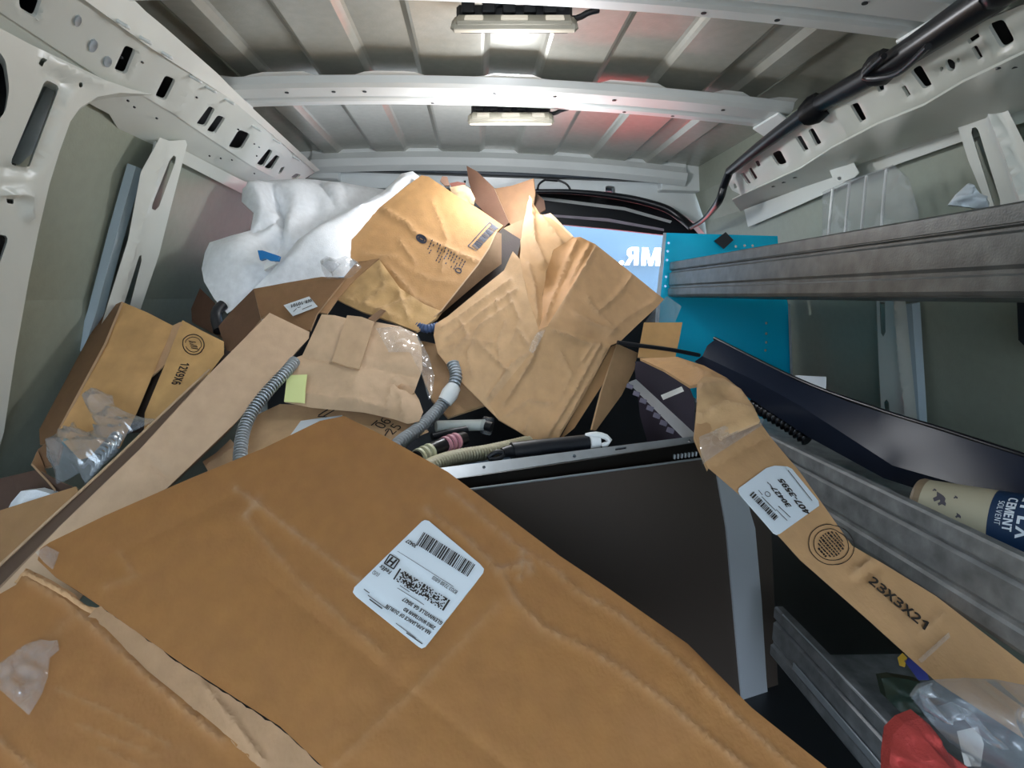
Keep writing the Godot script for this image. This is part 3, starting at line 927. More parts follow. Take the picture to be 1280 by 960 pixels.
func shelving() -> void:
	var o := thing("shelf_unit", "metal shelf unit along the right wall with blue end panel and three long shelves", "shelving")
	var n := 0
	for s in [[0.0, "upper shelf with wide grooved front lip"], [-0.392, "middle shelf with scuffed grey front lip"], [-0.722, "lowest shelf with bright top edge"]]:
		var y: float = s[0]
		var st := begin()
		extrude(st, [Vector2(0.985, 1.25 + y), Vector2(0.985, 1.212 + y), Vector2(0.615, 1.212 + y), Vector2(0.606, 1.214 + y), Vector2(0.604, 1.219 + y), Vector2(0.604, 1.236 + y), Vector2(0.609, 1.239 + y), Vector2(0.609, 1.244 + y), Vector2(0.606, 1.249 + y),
			Vector2(0.606, 1.284 + y), Vector2(0.612, 1.288 + y), Vector2(0.612, 1.293 + y), Vector2(0.605, 1.296 + y), Vector2(0.605, 1.316 + y), Vector2(0.609, 1.319 + y), Vector2(0.622, 1.319 + y), Vector2(0.622, 1.312 + y)], -1.90 if n < 2 else -1.1, -0.22, Vector2(0.002, -0.002), 1, [Color(0.36, 0.37, 0.36), Color(0.86, 0.86, 0.86), Color(0.62, 0.63, 0.65)][n])  # tints put shade into the metal: upper darkest, lowest dimmed, middle light
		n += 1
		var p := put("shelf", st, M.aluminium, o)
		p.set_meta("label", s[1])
	for e in [[0.527, 0.602, 0.014, "pale_strip"], [0.5965, 0.6065, 0.003, "bright_edge"]]:
		var es := begin()
		bx(es, Transform3D(Basis(), Vector3(e[1], e[0], -0.62)), Vector3(0.003, e[2], 0.78 if e[3] == "pale_strip" else 0.9), 0.001)
		put(e[3], es, M.zinc, o)
	var zp := Plane(Vector3(0, 0, 1), -1.915)
	var st := begin()
	var holes := []
	for h in [[835.8, 303.7], [834.8, 314.0], [833.8, 325.0], [832.6, 346.0], [831.8, 357.6], [958, 404], [958, 417], [958, 428], [957, 438], [931, 307], [941, 307], [920, 308]]: holes.append(oval(h[0], h[1], 1.7, 1.7, 0.0, 9))
	sheet(st, ons([833, 291, 900, 293, 972, 295, 974, 330, 985, 380, 988, 470, 991, 545, 816, 545, 826, 366, 830, 330], zp), {"cell": 9.0, "thick": 0.003, "holes": holes, "hole_round": 0.0, "fade": 0.0})
	put("end_panel", st, M.teal, o)
	st = begin()
	sheet(st, ons([829, 291, 833, 291, 826, 366, 816, 545, 811, 545, 821, 366], Plane(Vector3(0, 0, 1), -1.89)), {"cell": 9.0, "ext": 0.02, "fade": 0.0})
	put("flange", st, M.zinc, o)
	st = begin()
	sheet(st, ons([985, 380, 988, 380, 991, 470, 994, 545, 991, 545, 988, 470], Plane(Vector3(0, 0, 1), -1.90)), {"cell": 9.0, "ext": 0.02, "fade": 0.0})
	put("flange", st, M.zinc, o)
	st = begin()
	for x in [0.62, 0.975]: bx(st, Transform3D(Basis(), Vector3(x, 0.81, -0.21)), Vector3(0.025, 1.0, 0.02), 0.002)
	put("post", st, M.zinc, o)
	settle(o)
	st = begin()
	sheet(st, flat([893, 301, 907, 290, 917, 300, 905, 311], 1.90), {"cell": 5.0, "thick": 0.004})
	tag(put("black_patch", st, M.black_plastic), "small black square stuck on the blue end panel", "patch")
	# what lies on the shelves
	o = thing("plastic_tray", "translucent ribbed plastic tray standing on the upper shelf", "tray")
	st = begin()
	sheet(st, lerpd([1028, 240, 1060, 226, 1116, 206, 1134, 222, 1146, 262, 1150, 300, 1028, 320], [1028, 240, 1.52], [1130, 215, 1.22], [1028, 320, 1.46]), {"cell": 6.0, "thick": 0.003, "amp": 0.003, "freq": 0.1})
	put("tray_wall", st, M.film, o)
	for x in [[1041, 236], [1062, 229], [1083, 220], [1108, 212]]:
		st = begin()
		var d: float = lerp(1.49, 1.28, (x[0] - 1030.0) / 100.0)
		tube(st, [P(x[0], x[1], d), P(x[0] - 4, x[1] + 40, d), P(x[0] - 7, x[1] + 84, d)], 0.0032, 6)
		put("rib", st, M.white_plastic, o)
	settle(o)
	st = begin()
	sheet(st, flat([1186, 256, 1196, 243, 1211, 229, 1219, 234, 1230, 248, 1236, 262], 1.0), {"cell": 4.0, "thick": 0.004, "amp": 0.02, "freq": 0.3, "ridge": true, "fade": 3.0})
	tag(put("tissue", st, M.white_paper), "crumpled white paper peeking over the upper shelf lip", "paper")
	# black trim lying on the middle shelf
	o = thing("bumper_trim", "long curved black plastic trim lying along the middle shelf", "car trim")
	st = begin()
	var q := [[878, 445, 1.52], [884, 432, 1.54], [893, 425, 1.56], [902, 428, 1.54], [1000, 478, 1.33], [1060, 502, 1.20], [1100, 515, 1.13], [1180, 540, 1.0], [1280, 572, 0.885], [1420, 610, 0.78], [1420, 660, 0.74], [1280, 622, 0.845], [1200, 606, 0.93], [1116, 582, 1.05], [1000, 507, 1.26], [940, 474, 1.38]]
	sheet(st, q, {"cell": 9.0, "thick": 0.006})
	put("upper_face", st, M.trim_plastic, o)
	st = begin()
	sheet(st, [[878, 445, 1.52], [940, 474, 1.38], [1000, 507, 1.26], [1116, 582, 1.05], [1200, 606, 0.93], [1280, 622, 0.845], [1420, 660, 0.74], [1420, 700, 0.76], [1280, 640, 0.87], [1180, 622, 0.97], [1105, 598, 1.08], [1010, 546, 1.27], [940, 500, 1.40], [868, 452, 1.54]], {"cell": 9.0, "thick": 0.006})
	put("lower_face", st, M.trim_plastic, o)
	st = begin()
	tube(st, [P(893, 423, 1.575), P(1000, 476, 1.345), P(1100, 513, 1.14), P(1180, 538, 1.01), P(1280, 570, 0.893), P(1420, 608, 0.785)], 0.005, 8)
	put("rim", st, M.black_gloss, o)
	settle(o)
	st = begin()
	tube(st, [P(772, 428, 1.40), P(800, 432, 1.42), P(838, 437, 1.46), P(874, 444, 1.52)], 0.005, 8)
	tag(put("black_rod", st, M.black_plastic), "thin black rod reaching from the crumpled box to the black trim", "rod")
	st = begin()
	sheet(st, lerpd([994, 469, 1033, 471, 1032, 500, 1004, 500], [994, 469, 1.56], [1033, 471, 1.5], [1010, 500, 1.52]), {"cell": 8.0, "ext": 0.03})
	tag(put("white_box", st, M.white_paper), "small white carton standing behind the black trim", "carton")
	st = begin()
	var t := [P(940, 505, 1.42), P(960, 517, 1.38), P(985, 532, 1.34), P(1010, 550, 1.30)]
	tube(st, t, 0.016, 12, 0.003, 0.006, 0.012)
	tag(put("ribbed_hose", st, M.black_plastic), "black ribbed hose under the black trim on the middle shelf", "hose")
	# can
	o = thing("can", "worn white and blue metal can lying on the middle shelf under the black trim", "can")
	var a := P(1160, 640, 0.90)
	var b := P(1330, 672, 0.78)
	var ax := (b - a).normalized()
	st = begin()
	var L := a.distance_to(b)
	tube(st, [a, a.lerp(b, 0.54)], 0.048, 40, 0.01, 0.0, 0.01, lin(164, 156, 132), true)
	var body := put("can_body", st, M.plain, o)
	st = begin()
	tube(st, [a.lerp(b, 0.54), b], 0.0482, 40, 0.01, 0.0, 0.01, lin(14, 44, 74), true)
	put("blue_label", st, M.plain, body)
	st = begin()
	var u := ax.cross(Vector3.UP).normalized()
	var v := u.cross(ax)
	for k in 40:
		var c0 := u * cos(TAU * k / 40) + v * sin(TAU * k / 40)
		var c1 := u * cos(TAU * (k + 1) / 40) + v * sin(TAU * (k + 1) / 40)
		for m in [[0.0, 0.0482, -0.008, 0.049], [-0.008, 0.049, -0.012, 0.047], [-0.012, 0.047, -0.010, 0.043], [-0.010, 0.043, 0.004, 0.042]]:
			quad(st, a + ax * m[0] + c0 * m[1], a + ax * m[0] + c1 * m[1], a + ax * m[2] + c1 * m[3], a + ax * m[2] + c0 * m[3], lin(122, 104, 82))
		tri(st, a + ax * 0.0, a + c0 * 0.042, a + c1 * 0.042, lin(140, 128, 112))
	put("rim", st, M.plain, o)
	st = begin()
	var tw := (cam_pos - a.lerp(b, 0.25)).normalized()
	tw = (tw - ax * tw.dot(ax)).normalized()
	var sd := ax.cross(tw)
	if sd.y < 0.0: sd = -sd
	for k in [[0.16, 0.5, 0.009], [0.19, 0.35, 0.006], [0.10, 0.75, 0.003], [0.33, 0.05, 0.004], [0.28, 0.6, 0.003]]:
		var nv := (tw * cos(k[1]) + sd * sin(k[1])).normalized()
		var cc := a.lerp(b, k[0]) + nv * 0.0484
		var tv := ax.cross(nv)
		for w9 in 9:
			var a0: float = TAU * w9 / 9.0; var a1: float = TAU * (w9 + 1) / 9.0
			var r0: float = k[2] * (0.8 + 0.4 * sin(w9 * 2.3)); var r1: float = k[2] * (0.8 + 0.4 * sin(((w9 + 1) % 9) * 2.3))
			tri(st, cc, cc + ax * cos(a0) * r0 + tv * sin(a0) * r0, cc + ax * cos(a1) * r1 + tv * sin(a1) * r1, lin(70, 66, 72))
	put("rust_stain", st, M.plain, body)
	# its lettering runs round the can
	for w in [["IPEX", 0.80, 0.019, M.white_paper, true], ["CEMENT", 0.68, 0.010, M.white_paper, true], ["SOLVENT", 0.61, 0.006, M.white_paper, false]]:
		var txt: String = w[0]
		for k in txt.length():
			var tm := TextMesh.new()
			var f := SystemFont.new()
			f.font_names = PackedStringArray(["Droid Sans"])
			if w[4]: f.font_weight = 700
			tm.font = f
			tm.text = txt[k]
			tm.font_size = 32
			tm.pixel_size = w[2] / 23.0
			tm.depth = 0.0003
			tm.curve_step = 3.0
			var ang: float = (k - (txt.length() - 1) * 0.62) * w[2] * 0.86 / 0.048 - 0.30
			var toward := (cam_pos - a.lerp(b, 0.7)).normalized()
			toward = (toward - ax * toward.dot(ax)).normalized()
			var side := ax.cross(toward)                 # runs upward on the can as seen from the doors
			if side.y > 0.0: side = -side
			var nrm := (toward * cos(ang) + side * sin(ang)).normalized()
			var along := (side * cos(ang) - toward * sin(ang)).normalized()
			var mi := MeshInstance3D.new()
			mi.mesh = tm
			mi.material_override = w[3]
			mi.name = "letter"
			mi.transform = Transform3D(Basis(along, nrm.cross(along).normalized(), nrm), a.lerp(b, w[1]) + nrm * 0.0487)
			body.add_child(mi, true)
	settle(o)

func appliance() -> void:
	var A := P(585, 612, 1.03)
	var B := P(893, 571, 1.245)
	var face := Plane(A, B, A + Vector3.DOWN)
	var o := thing("appliance", "dark brushed metal appliance lying open mid-load, with a zinc rail along its top", "appliance")
	var st := begin()
	sheet(st, ons([470, 629, 585, 613, 740, 592, 893, 572, 904, 620, 925, 850, 938, 985, 560, 1000, 470, 700], face), {"cell": 16.0, "thick": 0.003, "fade": 0.0})
	put("front_panel", st, M.dark_steel, o)
	st = begin()
	tube(st, [P(500, 623, 0.982), P(585, 612, 1.028), P(893, 571, 1.243)], 0.0022, 6)
	put("bright_edge", st, M.zinc, o)
	# recessed dark strip, zinc rail
	var r := (B - A).normalized()
	var out := Vector3(-r.z, 0, r.x)
	if out.dot(cam_pos - A) < 0: out = -out
	var back := Plane(A - out * 0.012, B - out * 0.012, A - out * 0.012 + Vector3.DOWN)
	st = begin()
	sheet(st, ons([500, 608, 560, 600, 720, 577, 872, 553, 890, 550, 893, 574, 740, 596, 585, 616, 500, 629], back), {"cell": 10.0, "thick": 0.003, "col": lin(70, 64, 60)})
	put("recess", st, M.dark_steel, o)
	for i in 7:
		st = begin()
		var a := on(843 + i * 4.5, 571 - i * 0.6, back)
		bx(st, Transform3D(Basis(out.cross(Vector3.UP), Vector3.UP, out), P(a[0], a[1], a[2] - 0.003)), Vector3(0.003, 0.010, 0.006), 0.001)
		put("louvre", st, M.zinc, o)
	st = begin()
	sheet(st, ons([500, 593, 556, 584, 700, 566, 870, 545, 892, 542, 892, 550, 872, 553, 720, 575, 562, 599, 500, 609], Plane(A - out * 0.02 + Vector3.UP * 0.02, B - out * 0.02 + Vector3.UP * 0.02, A - out * 0.045 + Vector3.UP * 0.036)), {"cell": 8.0, "thick": 0.004, "fade": 2.0, "holes": [oval(605, 584, 2, 2), oval(718, 570, 2.2, 2.2), oval(862, 551, 1.8, 1.8), [769, 560, 783, 558, 783, 561, 769, 563]]})
	put("top_rail", st, M.zinc, o)
	# body behind the face
	st = begin()
	var W := 0.54
	var mid := B - r * (W / 2.0 + 0.01) - out * 0.28
	bx(st, Transform3D(Basis(r, Vector3.UP, out), Vector3(mid.x, 0.30 + 0.245, mid.z)), Vector3(W, 0.49, 0.50), 0.004)
	put("tub", st, M.black_gloss, o)
	# corner post
	st = begin()
	sheet(st, ons([893, 572, 905, 570, 930, 605, 938, 640, 944, 660, 952, 750, 958, 847, 968, 960, 938, 985, 925, 850, 908, 660, 897, 597], Plane(face.normal, face.d + (0.004 if face.normal.dot(cam_pos) > face.d else -0.004))), {"cell": 10.0, "thick": 0.004, "fade": 3.0})
	put("corner_post", st, M.steel, o)
	st = begin()
	sheet(st, ons([936, 630, 955, 630, 964, 660, 968, 750, 972, 847, 980, 960, 964, 960, 955, 847, 949, 750, 941, 660], Plane(face.normal, face.d + (-0.006 if face.normal.dot(cam_pos) > face.d else 0.006))), {"cell": 10.0, "thick": 0.004})
	put("side_panel", st, M.dark_steel, o)
	settle(o)
	# loose parts lying in the open top
	o = thing("damper", "black tubular damper with a white clip lying along the zinc rail", "damper")
	st = begin()
	tube(st, [P(628, 566, 1.16), P(642, 563, 1.17), P(680, 559, 1.19), P(736, 553, 1.22)], [0.010, 0.0165, 0.0165, 0.0165], 14)
	tube(st, [P(640, 565, 1.168), P(672, 561, 1.185)], 0.019, 14)
	put("barrel", st, M.black_plastic, o)
	st = begin()
	tube(st, [P(610, 572, 1.14), P(620, 565, 1.145), P(631, 567, 1.15), P(622, 574, 1.143), P(611, 573, 1.14)], 0.005, 8)
	put("eyelet", st, M.black_plastic, o)
	st = begin()
	tube(st, [P(736, 553, 1.215), P(748, 552, 1.22)], [0.016, 0.016], 12)
	tube(st, [P(732, 544, 1.215), P(744, 543, 1.21), P(757, 546, 1.21), P(762, 553, 1.21), P(752, 557, 1.21)], [0.004, 0.006, 0.006, 0.006, 0.005], 8)
	put("clip", st, M.white_plastic, o)
	settle(o)
	st = begin()
	tube(st, [P(527, 590, 1.08), P(545, 580, 1.12), P(575, 571, 1.18), P(610, 565, 1.24), P(662, 553, 1.33)], 0.0165, 14, 0.002, 0.003, 0.008)
	tag(put("cream_hose", st, M.cream_hose), "cream corrugated hose lying behind the zinc rail", "hose")
	o = thing("bellows_hose", "short black hose with pink and cream rings beside the cream hose", "hose")
	st = begin()
	tube(st, [P(520, 573, 1.14), P(535, 565, 1.17), P(552, 557, 1.20), P(580, 548, 1.26)], 0.0145, 14)
	put("hose", st, M.black_gloss, o)
	for k in [[523, 572, 1.142, 0], [529, 569, 1.152, 0], [535, 566, 1.163, 0], [556, 556.5, 1.205, 1], [562, 554, 1.216, 1], [568, 552, 1.228, 1]]:
		st = begin()
		tube(st, [P(k[0], k[1], k[2]), P(k[0] + 2.6, k[1] - 1.2, k[2] + 0.005)], 0.0175, 16, 0.002, 0.0, 0.01, lin(226, 224, 190) if k[3] == 0 else lin(214, 150, 160))
		put("ring", st, M.plain, o)
	settle(o)
	o = thing("sight_tube", "whitish tube with a clear round end behind the ringed hose", "tube")
	st = begin()
	tube(st, [P(545, 533, 1.33), P(575, 532, 1.35), P(606, 531, 1.37)], 0.013, 12, 0.0, 0.0, 0.01, lin(200, 204, 196))
	put("tube", st, M.plain, o)
	st = begin()
	tube(st, [P(604, 531, 1.34), P(614, 533, 1.335)], 0.020, 16, 0.0, 0.0, 0.01, Color.WHITE, false)
	put("end_cap", st, M.film, o)
	st = begin()
	tube(st, [P(607, 532, 1.32), P(615, 534, 1.315)], 0.011, 12)
	put("core", st, M.black_gloss, o)
	settle(o)
	st = begin()
	tube(st, [P(540, 546, 1.26), P(560, 541, 1.28), P(584, 537, 1.30)], 0.008, 8)
	tag(put("black_tube", st, M.black_plastic), "slim black tube under the whitish tube", "tube")
	st = begin()
	sheet(st, [[785, 478, 1.48], [795, 474, 1.5], [872, 545, 1.30], [876, 556, 1.28], [862, 556, 1.28]], {"cell": 6.0, "ext": 0.02})
	tag(put("metal_strut", st, M.steel), "grey metal strut slanting into the open appliance", "strut")
	o = thing("slatted_strip", "row of pale glossy slats along the metal strut", "strip")
	for i in 7:
		var f := i / 6.0
		st = begin()
		bx(st, Transform3D(cb * Basis(Vector3.BACK, -0.35), P(lerp(787.0, 838.0, f), lerp(483.0, 538.0, f), lerp(1.45, 1.30, f) - 0.02)), Vector3(0.016, 0.011, 0.003), 0.001, lin(112, 106, 122))
		put("slat", st, M.plain, o)
	settle(o)
	st = begin()
	sheet(st, lerpd([826, 494, 852, 483, 855, 489, 829, 500], [826, 494, 1.36], [853, 484, 1.36], [840, 500, 1.33]), {"cell": 5.0, "ext": 0.01})
	tag(put("white_piece", st, M.white_plastic), "short white plastic piece above the metal strut", "plastic piece")
	st = begin()
	sheet(st, flat([792, 452, 850, 452, 868, 500, 868, 546, 812, 562, 800, 520], 1.56), {"cell": 10.0, "ext": 0.04, "col": lin(40, 18, 38)})  # dark piece stretched down to put shade into the gap
	tag(put("purple_backing", st, M.plain), "dark purple backing behind the torn end of the narrow box, extended to blacken the gap", "carton")

func bigface(pts: Array) -> Array:                     # places on the sloping top of the largest box
	var r := []
	for i in range(0, pts.size(), 2): r.append([pts[i], pts[i + 1], 1.0 / (1.04 + 0.0015 * (pts[i + 1] - 520.0) + 0.0001 * (430.0 - pts[i]))])
	return r
func cell_bar(st: SurfaceTool, s: Dictionary, c0: Vector2, R: Vector2, dr: Vector2, x: float, y: float, w: float, h: float) -> void:
	var p := []
	for k in [[0, 0], [1, 0], [1, 1], [0, 1]]:
		var v: Vector2 = c0 - R * (x + w * k[0]) + dr * (y + h * k[1])
		p.append(surf(s, v.x, v.y, 0.002))
	quad(st, p[0], p[1], p[2], p[3])

func big_boxes() -> void:
	# the large box in front
	var o := thing("large_box", "largest brown cardboard box in front, tilted, with a white shipping label and torn seam", "cardboard box")
	var st := begin()
	var right := [430, 520, 480, 545, 560, 590, 640, 650, 700, 695, 760, 735, 860, 805, 940, 885, 1040, 965, 1160, 1070, 1160, 1180, 640, 1180, 470, 1020, 410, 965, 350, 908, 225, 828, 134, 764, 96, 738, 70, 722, 47, 700, 50, 686, 62, 678, 130, 645, 240, 597, 330, 560, 400, 526]
	var cre := [[[531, 637, 580, 671, 625, 716, 647, 757, 680, 785, 737, 812, 767, 832, 880, 919, 1000, 1010], 0.0028, 9.0, 0.3], [[560, 612, 640, 679, 660, 694, 692, 712, 726, 742, 775, 769, 831, 817, 900, 880, 1010, 975], 0.0025, 8.0, 0.3],
		[[292, 611, 319, 630, 450, 727], 0.002, 7.0, 0.4], [[306, 649, 319, 634, 326, 626], 0.003, 7.0, 0.5], [[307, 649, 375, 727, 480, 817], 0.0015, 9.0, 0.2], [[625, 754, 509, 870, 420, 955], 0.002, 14.0, 0.12],
		[[130, 700, 330, 600, 440, 560], -0.002, 20.0, 0.0], [[330, 720, 560, 900, 700, 1010], -0.002, 30.0, 0.0], [[625, 716, 660, 705, 664, 720], 0.004, 9.0, 0.5], [[647, 700, 655, 690, 650, 728], 0.003, 6.0, 0.4], [[150, 690, 170, 720, 130, 735], 0.002, 9.0, 0.15]]
	var top := sheet(st, bigface(right), card(160, 110, 60, {"pale": 0.0, "cell": 8.0, "ext": 0.07, "lean": Vector3(0, -0.02, 0), "creases": cre, "knots": [[640, 740, 0.006, 50], [300, 640, 0.005, 60], [520, 560, -0.004, 50], [840, 860, 0.008, 70]], "fade": 4.0, "mottle": 0.06}))
	var body := put("top_panel", st, M.cardboard, o)
	st = begin()
	var left := sheet(st, bigface([20, 731, 33, 711, 60, 724, 84, 740, 112, 765, 184, 838, 277, 913, 330, 960, 500, 1110, 500, 1180, -160, 1180, -160, 840, -40, 765]), card(158, 108, 60, {"pale": 0.0, "cell": 8.0, "ext": 0.07, "lean": Vector3(0, -0.02, 0), "fade": 4.0, "creases": [[[33, 722, 84, 752, 112, 778, 190, 850, 277, 925], 0.003, 12.0, 0.3], [[68, 860, 140, 890, 210, 930], 0.0007, 4.0, 0.15], [[95, 905, 160, 930, 200, 945], 0.0007, 4.0, 0.15], [[124, 934, 175, 958], 0.0007, 4.0, 0.15], [[0, 925, 40, 960], 0.002, 10.0, 0.3], [[90, 770, 60, 800, 20, 820], 0.001, 14.0, 0.1]], "mottle": 0.06}))
	put("side_flap", st, M.cardboard, o).set_meta("label", "flap left of the torn seam")
	st = begin()
	var torn := sheet(st, bigface([109, 773, 114, 766, 126, 757, 134, 763, 225, 830, 350, 910, 408, 964, 470, 1020, 450, 1060, 326, 962, 277, 915, 184, 842]), card(180, 142, 106, {"cell": 7.0, "thick": 0.002, "rag": 1.2, "creases": [[[255, 855, 300, 910, 330, 950], 0.003, 8.0], [[126, 757, 112, 772], 0.003, 5.0]], "fade": 2.0}))
	put("torn_strip", st, M.cardboard, o).set_meta("label", "pale torn strip along the seam")
	st = begin()
	sheet(st, bigface([18, 728, 33, 709, 58, 722, 84, 737, 110, 758, 124, 760, 116, 768, 88, 758, 60, 742]), card(196, 152, 108, {"cell": 6.0, "thick": 0.002, "rag": 1.0, "fade": 2.0, "creases": [[[33, 716, 84, 742, 112, 762], 0.006, 7.0]]}))
	put("torn_edge", st, M.cardboard, o)
	for tp in [[[-40, 845, 0, 828, 30, 806, 50, 799, 62, 801, 72, 800, 74, 812, 62, 822, 60, 845, 52, 868, 36, 894, 20, 880, 0, 862, -40, 880], 0.006], [[44, 690, 58, 682, 74, 690, 66, 712, 54, 702], 0.004]]:
		var pp: Array = bigface(tp[0])
		for v in pp: v[2] -= 0.006
		st = begin()
		sheet(st, pp, {"cell": 5.0, "thick": 0.0006, "amp": tp[1], "freq": 0.35, "ridge": true, "fade": 3.0})
		put("packing_tape", st, M.clear, o)
	# shipping label
	st = begin()
	var lab: Array = bigface([527, 652, 531, 650, 536, 651, 600, 705, 605, 711, 604, 716, 532, 808, 527, 810, 522, 807, 445, 745, 441, 740, 443, 734])
	for v in lab: v[2] -= 0.004
	var ls := sheet(st, lab, {"cell": 8.0, "thick": 0.0015, "fade": 2.0, "creases": [[[487, 690, 550, 738, 576, 757], -0.0012, 5.0], [[453, 734, 500, 770, 540, 797], -0.001, 5.0]]})
	var lb := put("shipping_label", st, M.white_paper, body)
	lb.set_meta("label", "white shipping label")
	var R := Vector2(-112, -71).normalized()             # reading direction
	st = begin()
	bars(st, ls, 557, 694, -R.x, -R.y, 76, 18, 44, 0.002, 4)
	put("bar_code", st, M.ink, lb)
	st = begin()                                       # stacked block code
	rng.seed = 21
	var c0 := Vector2(527, 738)
	var dr := Vector2(-R.y, R.x)
	cell_bar(st, ls, c0, R, dr, -37.0, -8.0, 2.0, 16.0)
	cell_bar(st, ls, c0, R, dr, 35.0, -8.0, 2.4, 16.0)
	for i in 42:
		for j in 10:
			if rng.randf() < 0.5: cell_bar(st, ls, c0, R, dr, -33.5 + i * 1.6, -8.0 + j * 1.6, 1.6, 1.6)
	put("block_code", st, M.ink, lb).set_meta("kind", "stuff")
	st = begin()                                       # boxed H
	var hb := Vector2(490, 703)
	var rr := [[-8, -8, 8, -8], [8, -8, 8, 8], [8, 8, -8, 8], [-8, 8, -8, -8]]
	for k in rr:
		var a: Vector2 = hb + R * float(k[0]) * 0.85 + dr * float(k[1]) * 0.85
		var b: Vector2 = hb + R * float(k[2]) * 0.85 + dr * float(k[3]) * 0.85
		strip(st, ls, a.x, a.y, b.x, b.y, 1.6, 0.002)
	put("mark", st, M.ink, lb)
	write(lb, ls, "H", hb.x, hb.y, R.x, R.y, 11, M.ink, true, 0.002)
	for w in [["FedEx", 482, 713, 4.6, true], ["30427", 514.5, 680.5, 4.2, true], ["8703 7288 6803", 556, 732, 4.0, false], ["MA APPLIANCE OF DUBLIN", 510, 775, 4.2, true], ["2003 WHITMAN RD", 524, 774, 4.2, true], ["GLENNVILLE GA 30427", 528, 765, 4.4, true], ["(US)", 470, 718, 4.0, false]]:
		write(lb, ls, w[0], w[1], w[2], R.x, R.y, w[3] * 1.1, M.ink, w[4], 0.002, "lettering", 0.84)
	st = begin()
	for k in [[497, 690, 567, 734.5, 0.5], [500, 733, 512, 741, 0.8], [497, 736, 530, 757, 0.7], [460, 745, 485, 763, 0.8], [462, 750, 478, 762, 1.4], [508, 792, 528, 806, 1.2], [495, 780, 520, 799, 0.8], [455, 737, 462, 742, 1.2]]:
		strip(st, ls, k[0], k[1], k[2], k[3], k[4], 0.002)
	put("fine_print", st, M.ink, lb).set_meta("kind", "stuff")
	settle(o)

	# long narrow box on the left
	o = thing("long_box", "long plain tan box slanting up behind the largest box at the left", "cardboard box")
	var pa := [337, 391, 1.36]; var pb := [386, 418, 1.36]; var pc := [30, 720, 0.86]
	st = begin()
	sheet(st, lerpd([337, 391, 362, 403, 387, 415, 386, 423, 372, 438, 297, 526, 206, 613, 60, 800, -60, 800, 0, 736, 75, 658, 175, 562, 259, 470], pa, pb, pc), card(204, 172, 140, {"ext": 0.07, "lean": Vector3(-0.012, -0.02, 0), "creases": [[[172, 563, 217, 601], -0.004, 6.0]], "fade": 3.0, "amp": 0.0015, "freq": 0.05}))
	put("top_panel", st, M.cardboard, o)
	st = begin()
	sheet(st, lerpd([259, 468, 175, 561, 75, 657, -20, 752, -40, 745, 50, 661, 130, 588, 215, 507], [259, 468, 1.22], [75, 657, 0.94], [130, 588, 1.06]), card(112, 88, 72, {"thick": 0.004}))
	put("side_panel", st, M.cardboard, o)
	st = begin()
	tube(st, [P(262, 462, 1.235), P(215, 506, 1.165), P(130, 587, 1.055), P(50, 660, 0.965), P(-40, 744, 0.87)], 0.0025, 6, 0.0, 0.0, 0.01, lin(196, 164, 130))
	put("cut_edge", st, M.cardboard, o)
	settle(o)

	# small box with the round stamp
	o = thing("small_box", "small brown box with a round stamp and size print, leaning against the left wall", "cardboard box")
	var k1 := [152, 378, 1.46]; var k2 := [280, 428, 1.42]; var k3 := [75, 532, 1.22]
	st = begin()
	var f1 := sheet(st, lerpd([152, 377, 185, 391, 216, 407, 212, 418, 172, 514, 150, 560, 100, 575, 72, 545, 75, 533, 130, 432], k1, k2, k3), card(196, 152, 98, {"ext": 0.006, "creases": [[[131, 425, 200, 447], -0.003, 5.0, 0.0], [[120, 450, 190, 472], 0.0015, 6.0], [[110, 470, 185, 492], 0.0015, 6.0], [[100, 488, 180, 510], 0.0015, 6.0]], "mottle": 0.2, "fade": 3.0}))
	put("flap", st, M.cardboard, o)
	st = begin()
	var f2 := sheet(st, lerpd([228, 400, 250, 412, 280, 427, 280, 443, 261, 468, 230, 520, 180, 540, 181, 516, 206, 456], k1, k2, k3), card(198, 156, 100, {"ext": 0.006, "creases": [[[238, 408, 276, 432], 0.0025, 5.0], [[228, 424, 272, 448], 0.0025, 5.0], [[218, 440, 266, 464], 0.0025, 5.0], [[205, 462, 250, 486], 0.002, 5.0]], "mottle": 0.2, "fade": 3.0}))
	var fl := put("flap", st, M.cardboard, o)
	st = begin()
	ring(st, f2, 242, 431, 13.5, 12.5, 0.4, 1.3)
	ring(st, f2, 242, 431, 10, 9.3, 0.4, 0.9)
	for i in 5:
		var x0 := 242 - 6.0 + i * 0.8; var y0 := 431 - 4.5 + i * 2.2
		strip(st, f2, x0, y0, x0 + 9.0, y0 + 2.0, 1.0)
	put("stamp", st, M.ink, fl)
	write(fl, f2, "12X9X6", 226.5, 469, -40, 85, 9.5, M.ink, true, 0.005, "lettering", 0.72)
	st = begin()
	sheet(st, lerpd([205, 412, 226, 402, 230, 410, 206, 456, 190, 470, 186, 466], k1, k2, [k3[0], k3[1], k3[2] + 0.012]), card(184, 146, 108, {"thick": 0.004}))
	put("inner_flap", st, M.cardboard, o)
	st = begin()
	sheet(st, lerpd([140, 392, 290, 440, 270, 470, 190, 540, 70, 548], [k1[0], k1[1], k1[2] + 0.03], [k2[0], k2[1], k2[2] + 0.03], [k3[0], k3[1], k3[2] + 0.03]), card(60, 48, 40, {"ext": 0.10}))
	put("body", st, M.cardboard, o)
	st = begin()
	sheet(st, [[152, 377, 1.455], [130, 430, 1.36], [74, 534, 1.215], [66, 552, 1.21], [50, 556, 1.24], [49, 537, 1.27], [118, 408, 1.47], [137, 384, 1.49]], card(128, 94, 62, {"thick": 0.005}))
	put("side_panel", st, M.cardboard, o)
	settle(o)

	# open box bottom left
	o = thing("open_box", "open brown box at the lower left edge with a white bundle inside", "cardboard box")
	st = begin()
